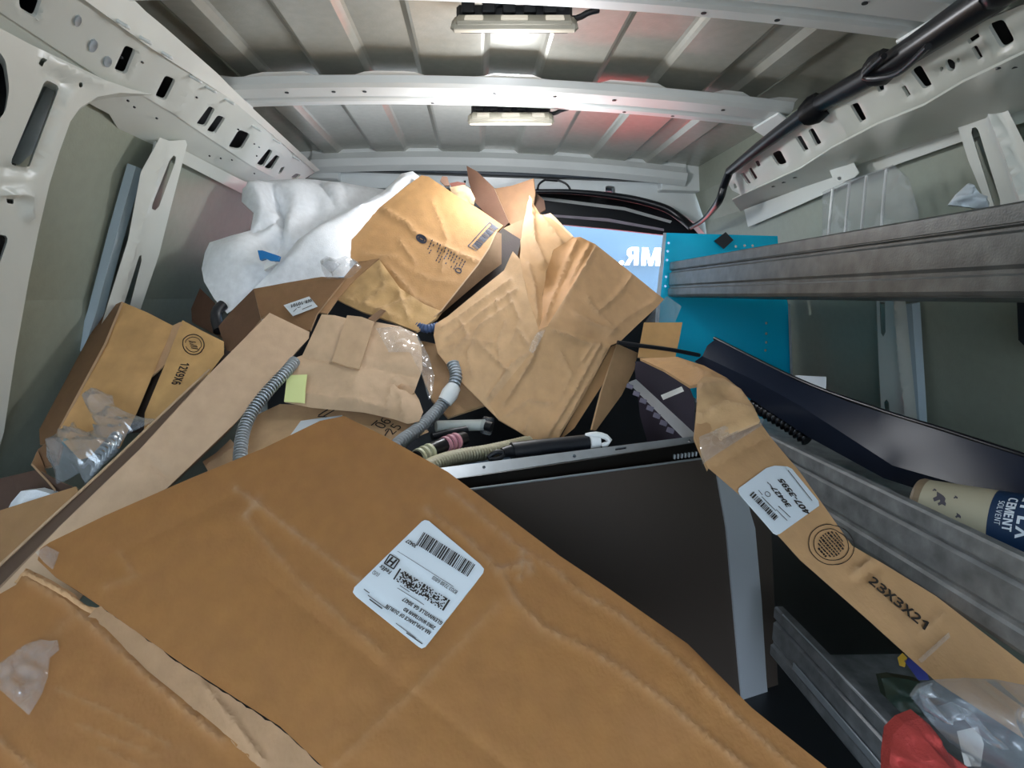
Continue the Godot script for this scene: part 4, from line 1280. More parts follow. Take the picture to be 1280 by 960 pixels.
	sheet(st, [[-30, 646, 1.020], [0, 638, 1.020], [50, 622, 1.030], [95, 608, 1.040], [98, 616, 1.035], [50, 660, 0.995], [0, 705, 0.960], [-30, 736, 0.920]], card(160, 122, 82, {"thick": 0.005}))
	put("front_panel", st, M.cardboard, o)
	st = begin()
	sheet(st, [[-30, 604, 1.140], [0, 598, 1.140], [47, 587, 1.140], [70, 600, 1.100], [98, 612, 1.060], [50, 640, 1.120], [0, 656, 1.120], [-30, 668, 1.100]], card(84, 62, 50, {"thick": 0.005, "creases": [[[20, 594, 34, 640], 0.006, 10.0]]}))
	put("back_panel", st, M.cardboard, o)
	st = begin()
	sheet(st, [[40, 579, 1.150], [47, 563, 1.180], [58, 590, 1.150], [70, 612, 1.080], [60, 600, 1.110]], card(150, 112, 78, {"thick": 0.004}))
	sheet(st, [[47, 562, 1.190], [66, 548, 1.210], [78, 556, 1.190], [72, 580, 1.160], [56, 585, 1.160]], card(126, 92, 64, {"thick": 0.004}))
	put("flap", st, M.cardboard, o)
	settle(o)
	st = begin()
	sheet(st, flat([8, 640, 14, 628, 26, 614, 45, 612, 62, 617, 70, 630, 50, 648, 20, 654], 1.07), {"cell": 4.0, "thick": 0.02, "knots": [[38, 630, 0.02, 16]], "amp": 0.006, "freq": 0.2, "fade": 6.0})
	tag(put("white_bundle", st, M.foam), "white soft bundle inside the open box at the lower left", "bundle")

	# dark open box with a part label
	o = thing("brown_box", "open brown box with a small white part label, under the white padding", "cardboard box")
	st = begin()
	var wsr := sheet(st, lerpd([317, 361, 360, 353, 402, 346, 432, 347, 412, 372, 396, 392, 388, 412, 362, 420, 337, 391, 324, 399], [317, 361, 1.60], [420, 348, 1.60], [388, 410, 1.50]), card(142, 106, 72, {"thick": 0.006}))
	var wp := put("front_panel", st, M.cardboard, o)
	st = begin()
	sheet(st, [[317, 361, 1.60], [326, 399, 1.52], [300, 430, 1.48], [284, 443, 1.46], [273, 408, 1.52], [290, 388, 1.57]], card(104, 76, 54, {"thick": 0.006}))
	put("side_panel", st, M.cardboard, o)
	st = begin()
	var wl2 := sheet(st, lerpd([354.5, 381.5, 386.5, 370.5, 397, 383, 366, 395], [317, 361, 1.588], [420, 348, 1.588], [388, 410, 1.488]), {"cell": 6.0, "thick": 0.001, "fade": 0.0})
	var wlab := put("part_label", st, M.white_paper, wp)
	wlab.set_meta("label", "white part label")
	write(wlab, wl2, "WR-10101", 377, 379.5, -0.98, 0.28, 3.8, M.ink, true, 0.002, "lettering", 0.75)
	st = begin()
	for q in [[367, 390, 371, 386], [378, 387, 390, 382], [372, 385, 376, 384]]: strip(st, wl2, q[0], q[1], q[2], q[3], 0.8)
	put("fine_print", st, M.ink, wlab).set_meta("kind", "stuff")
	settle(o)
	st = begin()
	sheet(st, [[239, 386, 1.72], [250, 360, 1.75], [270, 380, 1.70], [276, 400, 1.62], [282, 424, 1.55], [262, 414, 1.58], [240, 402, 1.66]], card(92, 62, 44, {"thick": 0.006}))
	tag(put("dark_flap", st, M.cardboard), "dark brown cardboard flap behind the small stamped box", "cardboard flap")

	# upper torn box
	o = thing("printed_box", "torn brown box with faded print and bar code, beside the white padding", "cardboard box")
	var e1 := [415, 305, 1.72]; var e2 := [629, 282, 1.74]; var e3 := [521, 414, 1.50]
	st = begin()
	var up := sheet(st, lerpd([415, 305, 436, 290, 470, 263, 505, 235, 527, 219, 536, 221, 570, 244, 600, 262, 629, 282, 621, 290, 612, 310, 599, 330, 575, 362, 552, 389, 530, 380, 500, 360, 474, 324, 446, 327], e1, e2, e3), card(186, 142, 92, {"cell": 5.0, "thick": 0.006, "fade": 4.0, "creases": [[[540, 250, 560, 300, 552, 340], 0.003, 7.0, 0.1], [[500, 300, 520, 330], 0.003, 6.0, 0.15], [[480, 262, 510, 280, 520, 292, 560, 312, 600, 328], 0.007, 8.0, 0.25], [[434, 296, 460, 277, 500, 246, 530, 226], -0.002, 7.0, 0.0], [[474, 324, 500, 350, 520, 372, 552, 389], 0.004, 9.0, 0.3], [[500, 330, 540, 350, 570, 352], 0.002, 8.0, 0.1], [[455, 318, 500, 322], 0.003, 7.0, 0.2]], "amp": 0.003, "freq": 0.04}))
	var upn := put("top_panel", st, M.cardboard, o)
	st = begin()
	sheet(st, [[474, 324, 1.66], [500, 360, 1.585], [530, 380, 1.535], [552, 389, 1.535], [545, 398, 1.50], [521, 414, 1.48], [490, 402, 1.50], [452, 389, 1.56], [421, 374, 1.62], [443, 350, 1.66]], card(206, 166, 112, {"thick": 0.006, "fade": 3.0, "creases": [[[452, 384, 480, 360, 474, 330], 0.004, 8.0, 0.2], [[470, 390, 520, 372], 0.005, 8.0, 0.3], [[430, 372, 500, 398], 0.003, 7.0, 0.2], [[500, 366, 512, 400], 0.004, 6.0, 0.2]], "amp": 0.006, "freq": 0.10, "ridge": true, "seed": 4, "cell": 4.5}))
	put("lower_flap", st, M.cardboard, o)
	st = begin()
	sheet(st, [[446, 327, 1.68], [474, 323, 1.665], [443, 350, 1.655], [421, 375, 1.61], [409, 392, 1.56], [395, 390, 1.56], [414, 366, 1.62]], card(172, 132, 92, {"thick": 0.005}))
	put("rim", st, M.cardboard, o)
	st = begin()
	sheet(st, [[621, 290, 1.715], [627, 292, 1.73], [627, 330, 1.70], [606, 346, 1.68], [552, 392, 1.55], [521, 416, 1.49], [552, 389, 1.515], [599, 330, 1.64], [612, 310, 1.675]], card(178, 148, 118, {"thick": 0.004}))
	put("cut_edge", st, M.cardboard, o)
	st = begin()
	sheet(st, lerpd([585, 262, 624, 282, 652, 300, 640, 345, 606, 380, 530, 412, 500, 392], [e1[0], e1[1], e1[2] + 0.09], [e2[0], e2[1], e2[2] + 0.09], [e3[0], e3[1], e3[2] + 0.12]), card(48, 38, 30, {"ext": 0.04}))  # darkened backing set in the gap so it reads as shade
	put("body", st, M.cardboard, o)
	st = begin()
	sheet(st, [[622, 289, 1.82], [640, 280, 1.86], [664, 270, 1.88], [668, 300, 1.85], [651, 322, 1.79], [645, 328, 1.77], [630, 345, 1.74], [624, 336, 1.75]], card(136, 106, 78, {"thick": 0.006, "creases": [[[640, 284, 640, 330], 0.004, 6.0]]}))
	put("inner_flap", st, M.cardboard, o)
	# print
	st = begin()
	ring(st, up, 527, 300, 6.5, 3.2, 0.5, 2.0)
	ring(st, up, 527, 300, 4.0, 1.7, 0.5, 2.4)
	put("oval_mark", st, M.ink_blue, upn)
	st = begin()
	ring(st, up, 573, 338.5, 4.0, 2.6, 0.6, 1.6)
	put("oval_mark", st, M.ink_blue, upn)
	st = begin()
	rng.seed = 8
	for i in 13:                                        # faded lines of print, too worn to read
		var x0 := 541.0 + i * 3.4
		var y0 := 302.0 + i * 2.1
		var n := 8.0 + rng.randf() * 12.0
		for j in int(n / 3.2):
			if rng.randf() < 0.8: strip(st, up, x0 - j * 1.7, y0 + j * 2.9, x0 - j * 1.7 - 1.2, y0 + j * 2.9 + 2.0, 1.3)
	put("faded_print", st, M.ink_blue, upn).set_meta("kind", "stuff")
	st = begin()
	strip(st, up, 585, 308, 612, 278, 1.2)
	strip(st, up, 612, 278, 623, 286, 1.2)
	strip(st, up, 585, 308, 596, 314, 1.0)
	for i in 15:
		var t0 := Vector2(590, 307).lerp(Vector2(614, 281), i / 14.0)
		strip(st, up, t0.x, t0.y, t0.x + 8.0, t0.y + 5.0, 2.0 if i % 4 else 1.2)
	put("bar_code", st, M.ink_blue, upn)
	settle(o)

	# dark flaps and scraps behind
	o = thing("dark_box", "dark brown open box with upright flaps behind the printed box, near the cab header", "cardboard box")
	st = begin()
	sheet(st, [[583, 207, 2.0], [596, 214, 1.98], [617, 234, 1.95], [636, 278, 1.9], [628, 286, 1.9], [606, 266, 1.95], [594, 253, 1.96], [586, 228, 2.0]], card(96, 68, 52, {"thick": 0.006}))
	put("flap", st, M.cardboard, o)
	st = begin()
	sheet(st, [[617, 236, 2.02], [640, 232, 2.0], [667, 223, 1.97], [669, 242, 1.94], [664, 272, 1.90], [640, 284, 1.88], [634, 274, 1.94]], card(138, 104, 76, {"thick": 0.006, "creases": [[[632, 256, 666, 244], 0.003, 5.0]]}))
	put("flap", st, M.cardboard, o)
	st = begin()
	sheet(st, [[669, 240, 2.0], [680, 250, 1.98], [682, 262, 1.95], [672, 268, 1.92], [668, 256, 1.94]], card(88, 64, 52, {"thick": 0.006}))
	put("flap", st, M.cardboard, o)
	st = begin()
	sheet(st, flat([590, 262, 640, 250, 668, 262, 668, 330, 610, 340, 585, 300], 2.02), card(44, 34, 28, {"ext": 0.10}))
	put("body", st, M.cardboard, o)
	settle(o)
	st = begin()
	sheet(st, flat([562, 234, 580, 231, 588, 236, 594, 248, 592, 256, 576, 250, 565, 242], 1.92), card(190, 164, 128, {"thick": 0.004, "amp": 0.012, "freq": 0.2, "ridge": true, "cell": 5.0, "fade": 3.0}))
	tag(put("crumpled_paper", st, M.cardboard), "crumpled pale scrap behind the top corner of the printed box", "paper")
	st = begin()
	sheet(st, flat([550, 226, 553, 220, 559, 221, 562, 232, 556, 232], 1.94), card(132, 102, 84, {"thick": 0.01}))
	sheet(st, flat([562, 229, 572, 227, 582, 229, 580, 232, 564, 233], 1.95), card(122, 74, 62, {"thick": 0.01}))
	tag(put("cardboard_scrap", st, M.cardboard), "small brown scraps peeking over the printed box's top corner", "scrap")

	crumpled_box()
	narrow_box()

func crumpled_box() -> void:
	var o := thing("crumpled_box", "large crushed brown box in the middle of the pile, full of creases", "cardboard box")
	# each face of the crushed box is a panel; neighbours share their edge points
	var a := [542, 419, 1.44]; var a2 := [544, 405, 1.46]; var b := [560, 395, 1.48]; var c := [600, 362, 1.53]; var d := [630, 338, 1.57]; var e := [641, 314, 1.60]; var f := [650, 324, 1.56]
	var g := [662, 244, 1.76]; var h := [675, 268, 1.72]; var i := [688, 272, 1.71]; var j := [716, 297, 1.66]; var k := [725, 296, 1.66]; var l := [744, 305, 1.66]; var m := [788, 340, 1.64]
	var n := [830, 374, 1.62]; var p := [822, 383, 1.59]; var q := [798, 405, 1.55]; var r := [775, 427, 1.50]; var s := [764, 431, 1.48]; var t := [730, 495, 1.40]; var u := [696, 552, 1.32]
	var v := [667, 550, 1.32]; var w := [624, 525, 1.34]; var x := [574, 475, 1.38]; var y := [547, 441, 1.42]
	var N := [673, 412, 1.40]; var O := [684, 408, 1.40]; var Q := [664, 441, 1.38]; var S := [672, 340, 1.56]; var T := [678, 372, 1.50]; var U := [660, 372, 1.47]; var V := [655, 440, 1.40]; var W := [728, 336, 1.56]; var X := [704, 375, 1.48]
	var wr_left := {"cell": 4.0, "amp": 0.003, "freq": 0.04, "ridge": true, "fade": 4.0, "mottle": 0.14, "thick": 0.005, "creases": [[[552, 412, 600, 378, 638, 350], 0.0060, 5.0, 0.3], [[560, 424, 610, 386, 646, 362], 0.0060, 5.0, 0.35], [[566, 440, 600, 410, 640, 380], 0.0060, 6.0, 0.3], [[590, 470, 584, 440, 600, 410, 612, 396], 0.0060, 6.0, 0.3], [[610, 500, 640, 455, 664, 441], 0.0075, 7.0, 0.4], [[625, 455, 622, 428, 632, 402], 0.0060, 5.0, 0.35], [[550, 440, 580, 425, 618, 430], 0.0045, 6.0, 0.2], [[635, 365, 650, 400, 640, 430], 0.0060, 5.0, 0.3], [[600, 430, 640, 470], 0.0060, 6.0, 0.3], [[575, 400, 585, 420], 0.0060, 5.0, 0.3], [[620, 374, 624, 392], 0.0060, 4.0, 0.3], [[648, 412, 660, 432], 0.0060, 4.0, 0.4]]}
	var st := begin()
	sheet(st, [a, a2, b, c, d, e, f, [654, 345, 1.52], U, [668, 395, 1.43], N, Q, [640, 470, 1.37], [612, 505, 1.36], w, x, y], card(214, 174, 130, wr_left))
	put("left_face", st, M.cardboard, o)
	st = begin()
	sheet(st, [f, [651, 300, 1.63], [655, 275, 1.70], g, [668, 256, 1.74], h, i, [702, 284, 1.69], j, [692, 312, 1.62], [683, 340, 1.56], T, [678, 395, 1.44], N, [668, 395, 1.43], U, [654, 345, 1.52]], card(204, 160, 112, {"cell": 4.5, "amp": 0.002, "freq": 0.04, "ridge": true, "fade": 4.0, "seed": 3, "thick": 0.005, "rag": 0.4, "creases": [[[663, 250, 668, 300, 680, 330], 0.0090, 8.0, 0.3], [[676, 270, 700, 300, 708, 310], 0.0060, 6.0, 0.3], [[660, 330, 668, 360, 672, 400], 0.0075, 6.0, 0.3]]}))
	put("upper_face", st, M.cardboard, o)
	st = begin()
	sheet(st, [j, k, l, W, X, O, N, [678, 395, 1.44], T, [683, 340, 1.56], [692, 312, 1.62]], card(190, 142, 92, {"cell": 4.5, "amp": 0.003, "freq": 0.06, "seed": 6, "fade": 4.0, "thick": 0.005, "knots": [[700, 345, -0.02, 20]], "creases": [[[722, 300, 700, 345, 682, 400], 0.0060, 6.0, 0.2], [[738, 306, 712, 350], 0.0060, 5.0, 0.2]]}))  # shadowed fold, its shade put into a darker card colour
	put("fold_face", st, M.cardboard, o)
	st = begin()
	sheet(st, [l, m, n, p, q, r, s, [744, 424, 1.47], [720, 417, 1.43], O, X, W], card(202, 160, 116, {"cell": 4.5, "amp": 0.003, "freq": 0.05, "seed": 9, "fade": 4.0, "thick": 0.005, "creases": [[[744, 310, 728, 338, 686, 405], 0.0075, 7.0, 0.4], [[790, 345, 772, 370, 745, 392], 0.0045, 7.0, 0.3], [[720, 395, 740, 405, 766, 414], 0.0075, 8.0, 0.35], [[732, 372, 748, 392, 770, 412], 0.0045, 6.0, 0.2], [[820, 376, 780, 400, 760, 420], 0.0030, 7.0, 0.2]]}))
	put("right_face", st, M.cardboard, o)
	st = begin()
	sheet(st, [N, O, [720, 417, 1.43], [744, 424, 1.47], s, t, u, v, w, [612, 505, 1.36], [640, 470, 1.37], Q], card(206, 164, 118, {"cell": 4.5, "amp": 0.002, "freq": 0.04, "ridge": true, "seed": 14, "fade": 4.0, "thick": 0.005, "creases": [[[676, 412, 664, 450, 630, 505], 0.0090, 8.0, 0.4], [[690, 412, 720, 424, 752, 436], 0.0075, 6.0, 0.35], [[750, 430, 720, 486, 684, 545], 0.0090, 8.0, 0.35], [[758, 434, 736, 476, 700, 540], 0.0060, 5.0, 0.3], [[630, 520, 660, 500, 690, 505], 0.0060, 7.0, 0.3], [[700, 440, 715, 470, 700, 500], 0.0045, 9.0, 0.15], [[650, 545, 665, 520], 0.0060, 6.0, 0.3], [[745, 424, 728, 452], 0.0060, 5.0, 0.3]]}))
	put("front_face", st, M.cardboard, o)
	st = begin()
	sheet(st, [[664, 428, 1.365], [671, 416, 1.365], [682, 412, 1.37], [672, 432, 1.345], [666, 442, 1.345], [661, 438, 1.35]], {"cell": 4.0, "thick": 0.0006, "amp": 0.006, "freq": 0.35, "ridge": true, "fade": 2.0})
	put("packing_tape", st, M.clear, o)
	st = begin()
	sheet(st, [[772, 430, 1.52], [797, 441, 1.58], [793, 462, 1.55], [777, 494, 1.48], [745, 538, 1.36], [740, 537, 1.35], [752, 490, 1.42]], card(182, 144, 104, {"thick": 0.005, "creases": [[[770, 440, 750, 500], 0.003, 6.0]]}))
	put("side_flap", st, M.cardboard, o)
	st = begin()
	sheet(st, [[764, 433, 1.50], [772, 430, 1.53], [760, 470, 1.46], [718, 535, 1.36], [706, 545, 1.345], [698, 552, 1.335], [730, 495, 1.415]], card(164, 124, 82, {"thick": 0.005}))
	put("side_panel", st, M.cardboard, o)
	st = begin()                                        # body behind the faces
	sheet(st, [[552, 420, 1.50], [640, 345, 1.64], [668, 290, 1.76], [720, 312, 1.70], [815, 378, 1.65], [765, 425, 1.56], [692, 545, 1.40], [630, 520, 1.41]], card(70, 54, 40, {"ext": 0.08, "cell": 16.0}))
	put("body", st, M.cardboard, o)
	st = begin()
	sheet(st, [[676, 270, 1.73], [688, 266, 1.74], [702, 280, 1.72], [718, 296, 1.67], [706, 296, 1.67], [690, 284, 1.70]], card(218, 184, 148, {"thick": 0.004, "rag": 0.6}))
	put("torn_edge", st, M.cardboard, o)
	settle(o)
	st = begin()
	sheet(st, [[805, 403, 1.56], [853, 403, 1.56], [849, 425, 1.53], [844, 447, 1.50], [820, 448, 1.50], [797, 446, 1.50]], card(186, 144, 92, {"thick": 0.005}))
	tag(put("tan_flap", st, M.cardboard), "small square tan cardboard piece right of the crushed box, below the blue panel", "cardboard piece")
	st = begin()
	sheet(st, [[826, 376, 1.66], [834, 370, 1.68], [852, 383, 1.68], [844, 402, 1.62], [820, 402, 1.60], [806, 403, 1.59]], {"cell": 6.0, "thick": 0.002, "amp": 0.006, "freq": 0.2, "fade": 4.0})
	tag(put("plastic_sleeve", st, M.film), "cloudy plastic sleeve beside the crushed box's right corner", "plastic")

func narrow_box() -> void:
	var o := thing("narrow_box", "long narrow brown box with torn crumpled end, white label and round stamp, at the right", "cardboard box")
	var A := [872, 540, 0.80]; var B := [975, 575, 0.80]; var C := [1225, 852, 0.60]
	var st := begin()
	var s := sheet(st, lerpd([868, 545, 872, 520, 905, 505, 945, 520, 962, 545, 1000, 590, 1065, 682, 1105, 705, 1170, 745, 1290, 838, 1330, 880, 1290, 930, 1170, 852, 1085, 775, 1000, 700, 935, 628, 885, 585], A, B, C), card(194, 150, 104, {"cell": 9.0, "ext": 0.13, "fade": 4.0, "creases": [[[1000, 592, 1064, 682], -0.003, 10.0], [[1065, 717, 1098, 692, 1106, 706], 0.005, 7.0, 0.3], [[1072, 726, 1108, 700], -0.004, 5.0], [[1150, 790, 1182, 762], 0.002, 6.0, 0.2], [[885, 575, 950, 530], 0.003, 6.0, 0.2], [[880, 592, 960, 545], -0.002, 8.0], [[1000, 700, 1150, 845], 0.002, 10.0, 0.15]]}))
	var body := put("top_panel", st, M.cardboard, o)
	st = begin()
	sheet(st, [[868, 546, 0.80], [872, 500, 0.84], [872, 478, 0.90], [880, 470, 0.93], [905, 473, 0.93], [926, 486, 0.90], [942, 508, 0.85], [950, 526, 0.815], [905, 545, 0.80], [885, 586, 0.785]], card(202, 162, 116, {"cell": 6.0, "thick": 0.005, "amp": 0.005, "freq": 0.12, "ridge": true, "fade": 4.0, "seed": 5, "creases": [[[874, 485, 910, 478, 934, 498], 0.004, 6.0, 0.3], [[875, 520, 905, 505, 940, 512], 0.003, 6.0, 0.2]]}))
	put("crumpled_end", st, M.cardboard, o)
	st = begin()
	sheet(st, [[800, 448, 1.36], [846, 446, 1.34], [880, 457, 1.20], [908, 472, 1.02], [926, 487, 0.91], [905, 474, 0.935], [880, 471, 0.94], [872, 480, 0.92], [862, 482, 1.0], [830, 462, 1.2]], card(190, 146, 94, {"cell": 6.0, "thick": 0.005, "amp": 0.004, "freq": 0.1, "fade": 4.0, "creases": [[[806, 450, 850, 452, 900, 474], 0.005, 6.0, 0.3]]}))
	put("torn_flap", st, M.cardboard, o)
	st = begin()
	sheet(st, lerpd([874, 546, 940, 516, 955, 524, 952, 532, 892, 570, 878, 580], [A[0], A[1], A[2] - 0.012], [B[0], B[1], B[2] - 0.012], [C[0], C[1], C[2] - 0.012]), {"cell": 5.0, "thick": 0.0006, "amp": 0.006, "freq": 0.3, "ridge": true, "fade": 3.0})
	put("packing_tape", st, M.clear, o)
	st = begin()
	sheet(st, lerpd([1148, 824, 1186, 790, 1188, 796, 1152, 829], [A[0], A[1], A[2] - 0.006], [B[0], B[1], B[2] - 0.006], [C[0], C[1], C[2] - 0.006]), {"cell": 4.0, "thick": 0.0006, "amp": 0.003, "freq": 0.3, "ridge": true, "fade": 2.0})
	put("packing_tape", st, M.clear, o)
	st = begin()
	var lab := lerpd([923, 614, 924, 610, 958, 585, 968, 582, 984, 583, 990, 586, 1023, 626, 1024, 632, 975, 667, 971, 668, 967, 666, 925, 618], [A[0], A[1], A[2] - 0.004], [B[0], B[1], B[2] - 0.004], [C[0], C[1], C[2] - 0.004])
	var ls := sheet(st, lab, {"cell": 7.0, "thick": 0.001, "fade": 0.0})
	var lb := put("shipping_label", st, M.white_paper, body)
	lb.set_meta("label", "white part label")
	write(lb, ls, "407-3595", 991, 621, -20, -25, 5.6, M.ink, true, 0.002)
	write(lb, ls, "30427", 975.5, 622.5, -16, -19, 4.8, M.ink, true, 0.002)
	st = begin()
	for k in [[984, 589, 1014, 627, 0.8], [965, 612, 961, 606, 0.9], [958, 604, 960, 606, 1.0], [972, 634, 987, 648, 0.9], [969, 638, 983, 652, 0.7], [951, 622, 969, 640, 0.8], [947, 614, 952, 620, 0.8], [980, 628, 986, 635, 0.7]]:
		strip(st, ls, k[0], k[1], k[2], k[3], k[4], 0.002)
	put("fine_print", st, M.ink, lb).set_meta("kind", "stuff")
	st = begin()
	bars(st, ls, 954, 634, 20, 20.5, 44, 7, 22, 0.002, 9)
	put("bar_code", st, M.ink, lb)
	st = begin()
	ring(st, ls, 958.5, 619, 3.6, 2.6, 0.7, 0.8, 0.002)
	put("mark", st, M.ink, lb)
	st = begin()
	ring(st, s, 1038.5, 681.5, 29, 25, 0.35, 1.0)
	ring(st, s, 1038.5, 681.5, 22.5, 19.5, 0.35, 1.0)
	rng.seed = 3
	for i in 9:
		var off := -15.0 + i * 3.7
		var half: float = sqrt(max(0.0, 17.0 * 17.0 - off * off)) * 0.95
		var r := Vector2(0.66, 0.75)
		var w := Vector2(0.75, -0.66)
		var at := -half
		while at < half - 1.5:
			var n := rng.randf_range(1.5, 5.0)
			var c0 := Vector2(1038.5, 681.5) + w * off + r * at
			var c1: Vector2 = c0 + r * min(n, half - at)
			strip(st, s, c0.x, c0.y, c1.x, c1.y, 1.7 if i % 3 else 2.3)
			at += n + 0.9
	put("stamp", st, M.ink, body)
	write(body, s, "23X3X21", 1121, 755.5, 45, 37, 10.5, M.ink, true, 0.004, "lettering", 0.78)
	settle(o)

func small_things() -> void:
	# white padding
	var o := thing("padding_blanket", "white soft padding blanket heaped at the upper left of the pile", "blanket")
	var st := begin()
	sheet(st, [[302, 252, 1.86], [303, 236, 1.90], [318, 227, 1.93], [345, 225, 1.95], [377, 223, 2.0], [427, 228, 2.05], [474, 236, 2.05], [500, 240, 2.0], [470, 300, 1.86], [430, 330, 1.78], [400, 348, 1.72], [340, 362, 1.66], [317, 362, 1.64], [296, 384, 1.60], [284, 392, 1.58], [274, 380, 1.60], [268, 374, 1.62], [255, 352, 1.66], [252, 336, 1.70], [256, 316, 1.72], [262, 303, 1.74], [290, 294, 1.76], [313, 288, 1.78], [317, 266, 1.82]],
		{"cell": 6.0, "ext": 0.05, "fade": 10.0, "amp": 0.010, "freq": 0.05, "knots": [[320, 250, 0.05, 26], [350, 262, -0.03, 14], [352, 290, 0.04, 24], [372, 250, 0.035, 26], [300, 330, 0.05, 34], [344, 320, -0.045, 14], [420, 250, 0.03, 26], [395, 262, -0.015, 12], [330, 352, 0.03, 20]], "creases": [[[316, 292, 340, 286, 352, 282], -0.02, 12.0], [[345, 245, 356, 272, 354, 300, 340, 312], -0.03, 12.0], [[400, 232, 420, 262], -0.012, 8.0], [[352, 305, 372, 318, 368, 335], -0.02, 12.0], [[430, 232, 436, 262], -0.008, 8.0]]})
	put("heaped_layer", st, M.foam, o)
	st = begin()
	sheet(st, [[317, 361, 1.60], [338, 340, 1.62], [358, 318, 1.65], [372, 300, 1.68], [415, 270, 1.76], [450, 256, 1.82], [478, 240, 1.88], [502, 217, 1.97], [516, 214, 1.98], [526, 222, 1.96], [520, 240, 1.90], [470, 272, 1.80], [440, 300, 1.73], [446, 327, 1.69], [430, 346, 1.64], [402, 347, 1.62], [360, 354, 1.61]],
		{"cell": 6.0, "ext": 0.03, "fade": 14.0, "amp": 0.005, "freq": 0.05, "seed": 2, "knots": [[400, 310, 0.05, 40], [360, 340, 0.03, 24], [450, 265, 0.04, 26], [495, 236, 0.04, 22]]})
	put("folded_layer", st, M.foam, o)
	settle(o)
	o = thing("plastic_clip", "small blue and white plastic clip lying on the white padding", "clip")
	st = begin()
	sheet(st, flat([322, 313, 328, 313, 349, 320, 347, 326, 338, 326, 332, 323, 325, 325], 1.60), {"cell": 4.0, "thick": 0.014, "fade": 2.0})
	put("blue_part", st, M.blue_plastic, o)
	st = begin()
	sheet(st, flat([334, 323, 341, 325, 346, 329, 338, 333, 330, 338, 330, 333], 1.605), {"cell": 4.0, "thick": 0.012})
	put("white_part", st, M.white_plastic, o)
	settle(o)
	st = begin()
	tube(st, [P(279, 381, 1.585), P(272, 388, 1.57), P(270, 398, 1.56), P(274, 414, 1.54)], 0.014, 12)
	tag(put("rubber_elbow", st, M.black_plastic), "dark rubber elbow between the white padding and the brown box", "hose fitting")
	# clear crumpled bags
	o = thing("bubble_bag", "small crumpled clear bag between the white padding and the printed box", "plastic bag")
	st = begin()
	sheet(st, flat([400, 326, 408, 320, 420, 324, 432, 320, 446, 326, 452, 334, 440, 346, 424, 350, 408, 348, 402, 338], 1.60), {"cell": 3.5, "thick": 0.004, "amp": 0.03, "freq": 0.3, "ridge": true, "fade": 4.0, "knots": [[425, 335, 0.02, 20]]})
	put("film", st, M.film, o)
	st = begin()
	sheet(st, flat([402, 330, 412, 322, 426, 330, 414, 342], 1.575), {"cell": 3.5, "thick": 0.001, "amp": 0.02, "freq": 0.5, "ridge": true, "fade": 2.0, "seed": 5})
	put("top_layer", st, M.film, o)
	settle(o)
	o = thing("parts_bag", "clear plastic bag of metal parts beside the small stamped box at the left", "plastic bag")
	st = begin()
	sheet(st, [[107, 493, 1.230], [120, 490, 1.240], [140, 494, 1.230], [142, 506, 1.210], [160, 516, 1.190], [178, 522, 1.180], [196, 524, 1.170], [160, 540, 1.150], [150, 552, 1.130], [148, 562, 1.120], [128, 580, 1.090], [106, 604, 1.070], [98, 590, 1.090], [84, 598, 1.090], [70, 604, 1.090], [67, 580, 1.120], [72, 560, 1.150], [82, 540, 1.180], [92, 527, 1.200], [100, 542, 1.180], [128, 546, 1.180], [112, 516, 1.210]],
		{"cell": 4.5, "thick": 0.003, "amp": 0.028, "freq": 0.12, "ridge": true, "fade": 5.0, "knots": [[120, 560, 0.03, 26], [88, 570, 0.03, 20], [128, 510, 0.02, 18]]})
	put("film", st, M.film, o)
	for kk in 9:
		st = begin()
		var cx := 112.0 + kk * 4.2
		var cy := 590.0 - kk * 4.6
		tube(st, [P(cx - 8, cy - 6, 1.180), P(cx - 2, cy - 12, 1.160), P(cx + 5, cy - 8, 1.150), P(cx + 2, cy + 4, 1.150)], 0.0035, 6)
		put("metal_coil", st, M.zinc, o)
	st = begin()
	bx(st, Transform3D(Basis(Vector3(1, 1, 0).normalized(), 0.7), P(88, 552, 1.21)), Vector3(0.026, 0.018, 0.014), 0.004, lin(70, 150, 160))
	put("green_fitting", st, M.plain, o)
	settle(o)
	# crushed flat package
	o = thing("crushed_package", "flattened tan package in clear film with a yellow label, left of the crushed box", "package")
	st = begin()
	var pk := sheet(st, [[402, 393, 1.40], [418, 394, 1.40], [434, 398, 1.40], [468, 402, 1.42], [500, 408, 1.44], [520, 417, 1.44], [527, 435, 1.42], [528, 462, 1.36], [518, 490, 1.31], [524, 500, 1.28], [529, 515, 1.24], [524, 527, 1.22], [510, 530, 1.21], [492, 524, 1.22], [456, 516, 1.22], [424, 513, 1.22], [390, 510, 1.22], [356, 503, 1.23], [360, 470, 1.27], [367, 448, 1.30], [378, 444, 1.32]],
		card(208, 176, 142, {"cell": 6.0, "ext": 0.035, "fade": 5.0, "amp": 0.005, "freq": 0.07, "ridge": true, "mottle": 0.06, "creases": [[[378, 445, 420, 452, 500, 466, 526, 470], -0.006, 6.0], [[430, 462, 448, 436, 470, 404], -0.004, 6.0], [[480, 530, 488, 488, 496, 470], 0.006, 7.0], [[492, 480, 500, 500, 505, 525], 0.004, 6.0], [[360, 490, 420, 500, 480, 512], 0.004, 7.0], [[490, 480, 515, 492], -0.010, 7.0]], "knots": [[505, 500, 0.012, 16], [510, 445, 0.008, 22], [440, 490, 0.008, 30]]}))
	var pkn := put("wrapper", st, M.cardboard, o)
	st = begin()
	sheet(st, [[434, 394, 1.375], [452, 396, 1.375], [468, 402, 1.378], [458, 434, 1.33], [449, 461, 1.295], [432, 457, 1.295], [415, 451, 1.30], [424, 424, 1.335]], card(206, 172, 136, {"thick": 0.005, "cell": 7.0}))
	put("loose_strip", st, M.cardboard, o)
	st = begin()
